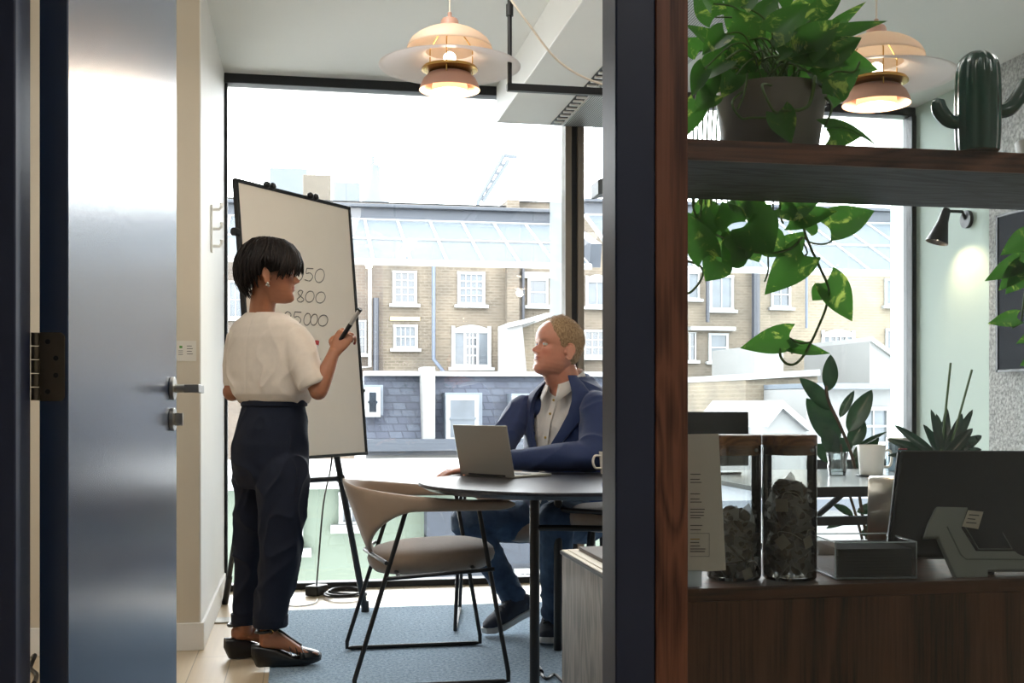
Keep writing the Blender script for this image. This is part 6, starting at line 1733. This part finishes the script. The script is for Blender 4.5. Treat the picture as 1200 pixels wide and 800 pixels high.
sleeveM([eR, eR.lerp(wR_, .5)+UP*.008, wR_+(eR-wR_).normalized()*.02+UP*.004], [.056, .05, .041])
jk = remesh(jk, .0052, 10)
def jmask(v):
    a = min((v-sL.lerp(eL, .6)).length, (v-eL).length, (v-eR).length); return .35+.9*exp(-(a/.12)**2)
wrinkle(jk, .018, 9, 9, 9, 2.2, jmask)
jo = build('jacket', jk, JKT, mn, smooth=True, angle=180)
# lapels, one each side of the opening
for sgn, nm in ((1, 'lapel'), (-1, 'lapel')):
    rows = []
    for i, (r, s) in enumerate(zip(rings, sp2)):
        u = i/(len(rings)-1)
        if s[0] > 540: break
        edge = r[0] if sgn == 1 else r[-1]; nxt = r[6] if sgn == 1 else r[-7]
        e2 = (nxt-edge).normalized()
        w = interp([(440, .03), (452, .052), (460, .068), (466, .082), (469, .056), (490, .064), (520, .04), (540, .004)], s[0])
        nf = (Fm*.9+Lm*sgn*.3).normalized()
        rows.append([edge-e2*.004-nf*.002, edge-e2*.006+nf*.016, edge+e2*w*.5+nf*.026, edge+e2*w+nf*.020, edge+e2*w*1.0+nf*.0, edge+e2*w*.4-nf*.004])
    build(nm, MB().loft(rows), JKT, jo, smooth=True, angle=50)
# jacket collar round the back of the neck
rows = []
for k in range(31):
    a = radians(58)+(2*pi-radians(116))*k/30; dv = Fm*cos(a)+Lm*sin(a); back = max(0, -cos(a)); c = V(666, 446, 5.075)+UP*(.034*back-.014)
    rows.append([c+dv*.090+UP*.008, c+dv*.094+UP*.016, c+dv*.106+UP*.004, c+dv*.135-UP*.026, c+dv*.12-UP*.034, c+dv*.094-UP*.01])
build('jacket_collar', MB().loft(rows), JKT, jo, smooth=True, angle=60)
# jeans
je = MB()
je.loft([ell(V(660, 582, 5.2), Lm, Fm, .172, .135, 40), ell(V(660, 600, 5.22), Lm, Fm, .182, .145, 40), ell(V(661, 618, 5.24), Lm, Fm, .185, .15, 40), ell(V(662, 630, 5.25), Lm, Fm, .15, .12, 40)])
for (a_, k_, n_) in mlegs:
    limb(je, [a_, a_.lerp(k_, .5)+UP*.005, k_], [.102, .096, .08]); limb(je, [k_, k_.lerp(n_, .35), k_.lerp(n_, .7), n_+(n_-k_).normalized()*.012], [.079, .074, .063, .056])
je = remesh(je, .0052, 4)
def jm(v): return .3+.8*exp(-(min((v-knR).length, (v-anR2).length*.8, (v-anL2).length*.8, (v-hipL).length*.8)/.13)**2)
wrinkle(je, .016, 9, 9, 13, 6.4, jm)
build('jeans', je, JEAN, mn, smooth=True, angle=180)
# sneakers
def sneaker(ank, toe, heel, nm='sneaker'):
    fd = (toe-heel); Lf = fd.length; fd.normalize(); sd = fd.cross(UP).normalized(); up = sd.cross(fd).normalized()
    up = up if up.z > 0 else -up
    m = MB(); rings = []
    for u, w_, h_ in ((-.01, .018, .035), (.0, .03, .062), (.12, .036, .082), (.3, .038, .088), (.45, .04, .078), (.62, .046, .060), (.8, .047, .047), (.93, .036, .036), (1., .015, .024)):
        rings.append(ell(heel+fd*(Lf*u)+up*(.018+h_/2), sd, up, w_, h_/2+.006, 28, .85))
    m.loft(rings); limb(m, [heel+fd*.07+up*.06, ank], [.044, .043])
    m = remesh(m, .004, 3)
    o = build('sneaker', m, SNK, mn, smooth=True, angle=180)
    s = MB(); rings = []
    for u, w_, z0 in ((-.02, .024, .006), (.02, .037, 0), (.15, .041, 0), (.35, .040, .002), (.55, .045, .001), (.75, .051, .002), (.92, .043, .008), (1.02, .018, .014)):
        c = heel+fd*(Lf*u); rings.append([c+sd*(w_*x)+up*z for x, z in ((-1, z0+.002), (-.9, z0), (.9, z0), (1, z0+.002), (1.02, .026+z0*.6), (.9, .03+z0*.6), (-.9, .03+z0*.6), (-1.02, .026+z0*.6))])
    s.loft(rings); build('sole', s, SNKS, o, smooth=True, angle=40)
    l = MB()
    for k in range(4):
        c = heel+fd*(Lf*(.42+.085*k))+up*(.018+interp([(.42, .092), (.7, .066)], .42+.085*k)); l.tube([c-sd*.022-up*.006, c+up*.002, c+sd*.022-up*.006], .0028, n=6)
    build('laces', l, mat('lace_black', '#17181C', .7) if 'lace_black' not in MATS else MATS['lace_black'], o, smooth=True)
tR = VZ(569, 744, .018); hR_ = V(617, 716, 5.2)
tR = VZ(570, 745, .016); hR_ = VZ(570, 745, .016)+dirc(.20, .17, .075)
sneaker(anR2, tR, hR_)
tL = VZ(640, 757, .0155); hL2 = tL+dirc(.035, .255, .0)
sneaker(V(648, 722, 4.97), tL, hL2)
# =============== light, sky, camera ===============
w = bpy.data.worlds.new('sky'); S.world = w; w.use_nodes = True
t = w.node_tree; N = t.nodes; L = t.links; N.clear()
o = N.new('ShaderNodeOutputWorld'); bg = N.new('ShaderNodeBackground'); L.new(bg.outputs[0], o.inputs[0])
tc = N.new('ShaderNodeTexCoord'); sx = N.new('ShaderNodeSeparateXYZ'); L.new(tc.outputs['Generated'], sx.inputs[0])
cr = N.new('ShaderNodeValToRGB'); L.new(sx.outputs[2], cr.inputs[0])
cr.color_ramp.elements[0].position = .0; cr.color_ramp.elements[0].color = (.90, .95, 1, 1)
cr.color_ramp.elements[1].position = .6; cr.color_ramp.elements[1].color = (.98, .99, 1, 1)
L.new(cr.outputs[0], bg.inputs[0]); bg.inputs[1].default_value = 9.0
def area(name, loc, rot, sx, sy, e, col=(1, 1, 1), portal=False):
    l = bpy.data.lights.new(name, 'AREA'); l.shape = 'RECTANGLE'; l.size = sx; l.size_y = sy; l.energy = e; l.color = col
    if portal: l.cycles.is_portal = True
    ob = bpy.data.objects.new(name, l); COL.objects.link(ob); ob.location = loc; ob.rotation_euler = rot; return ob
area('window_portal', ((XL+XR)/2, YW+.1, Hc/2), (-pi/2, 0, 0), XR-XL, Hc, 1, portal=True)
# fluorescent tube on the corridor ceiling (its reflection shows in the glass)
PANELM = emit('panel_white', (1, .97, .92), 4.)
tb = thing('ceiling_tube_light', 'white tube light on the corridor ceiling', 'lamp', (1.2, -.2, Hc-.05))
cam = bpy.data.cameras.new('camera'); co = bpy.data.objects.new('camera', cam); COL.objects.link(co); S.camera = co
co.location = (0, 0, H0); co.rotation_euler = (pi/2, 0, -A)
cam.sensor_width = 36; cam.lens = F/1200*36; cam.shift_y = (YH-400)/1200; cam.clip_start = .05; cam.clip_end = 500
build('tube', MB().box((1.15, -1.2, Hc-.05), (1.25, .4, Hc-.001)), emit('tube_white', (1, .97, .92), 8.), tb)
for (x, y0_, y1_, lb_) in ((.35, 1.95, 3.9, 'long white light fitting hanging from the ceiling over the table'), (2.5, 2.0, 3.0, 'long white light fitting hanging from the ceiling over the desk'), (-1.1, 2.4, 3.9, 'white light fitting hanging from the ceiling behind the open door')):
    q = thing('linear_ceiling_light', lb_, 'lamp', (x, (y0_+y1_)/2, Hc-.3), 0, 'linear ceiling lights')
    build('panel', MB().box((x-.11, y0_, Hc-.33), (x+.11, y1_, Hc-.28)), PANELM, q)
    for yy in (y0_+.1, y1_-.1): build('hanger', MB().cyl((x, yy, Hc-.28), (x, yy, Hc-.001), .004, n=8), BLACKM, q)
S.view_settings.view_transform = 'Standard'; S.view_settings.look = 'None'; S.view_settings.exposure = 0.75; S.view_settings.gamma = 1
S.view_settings.use_curve_mapping = False
S.cycles.use_denoising = True; S.cycles.denoiser = 'OPENIMAGEDENOISE'
S.cycles.max_bounces = 10; S.cycles.diffuse_bounces = 5; S.cycles.glossy_bounces = 4; S.cycles.transmission_bounces = 8; S.cycles.transparent_max_bounces = 24
S.cycles.sample_clamp_indirect = 8; S.cycles.caustics_reflective = False; S.cycles.caustics_refractive = False
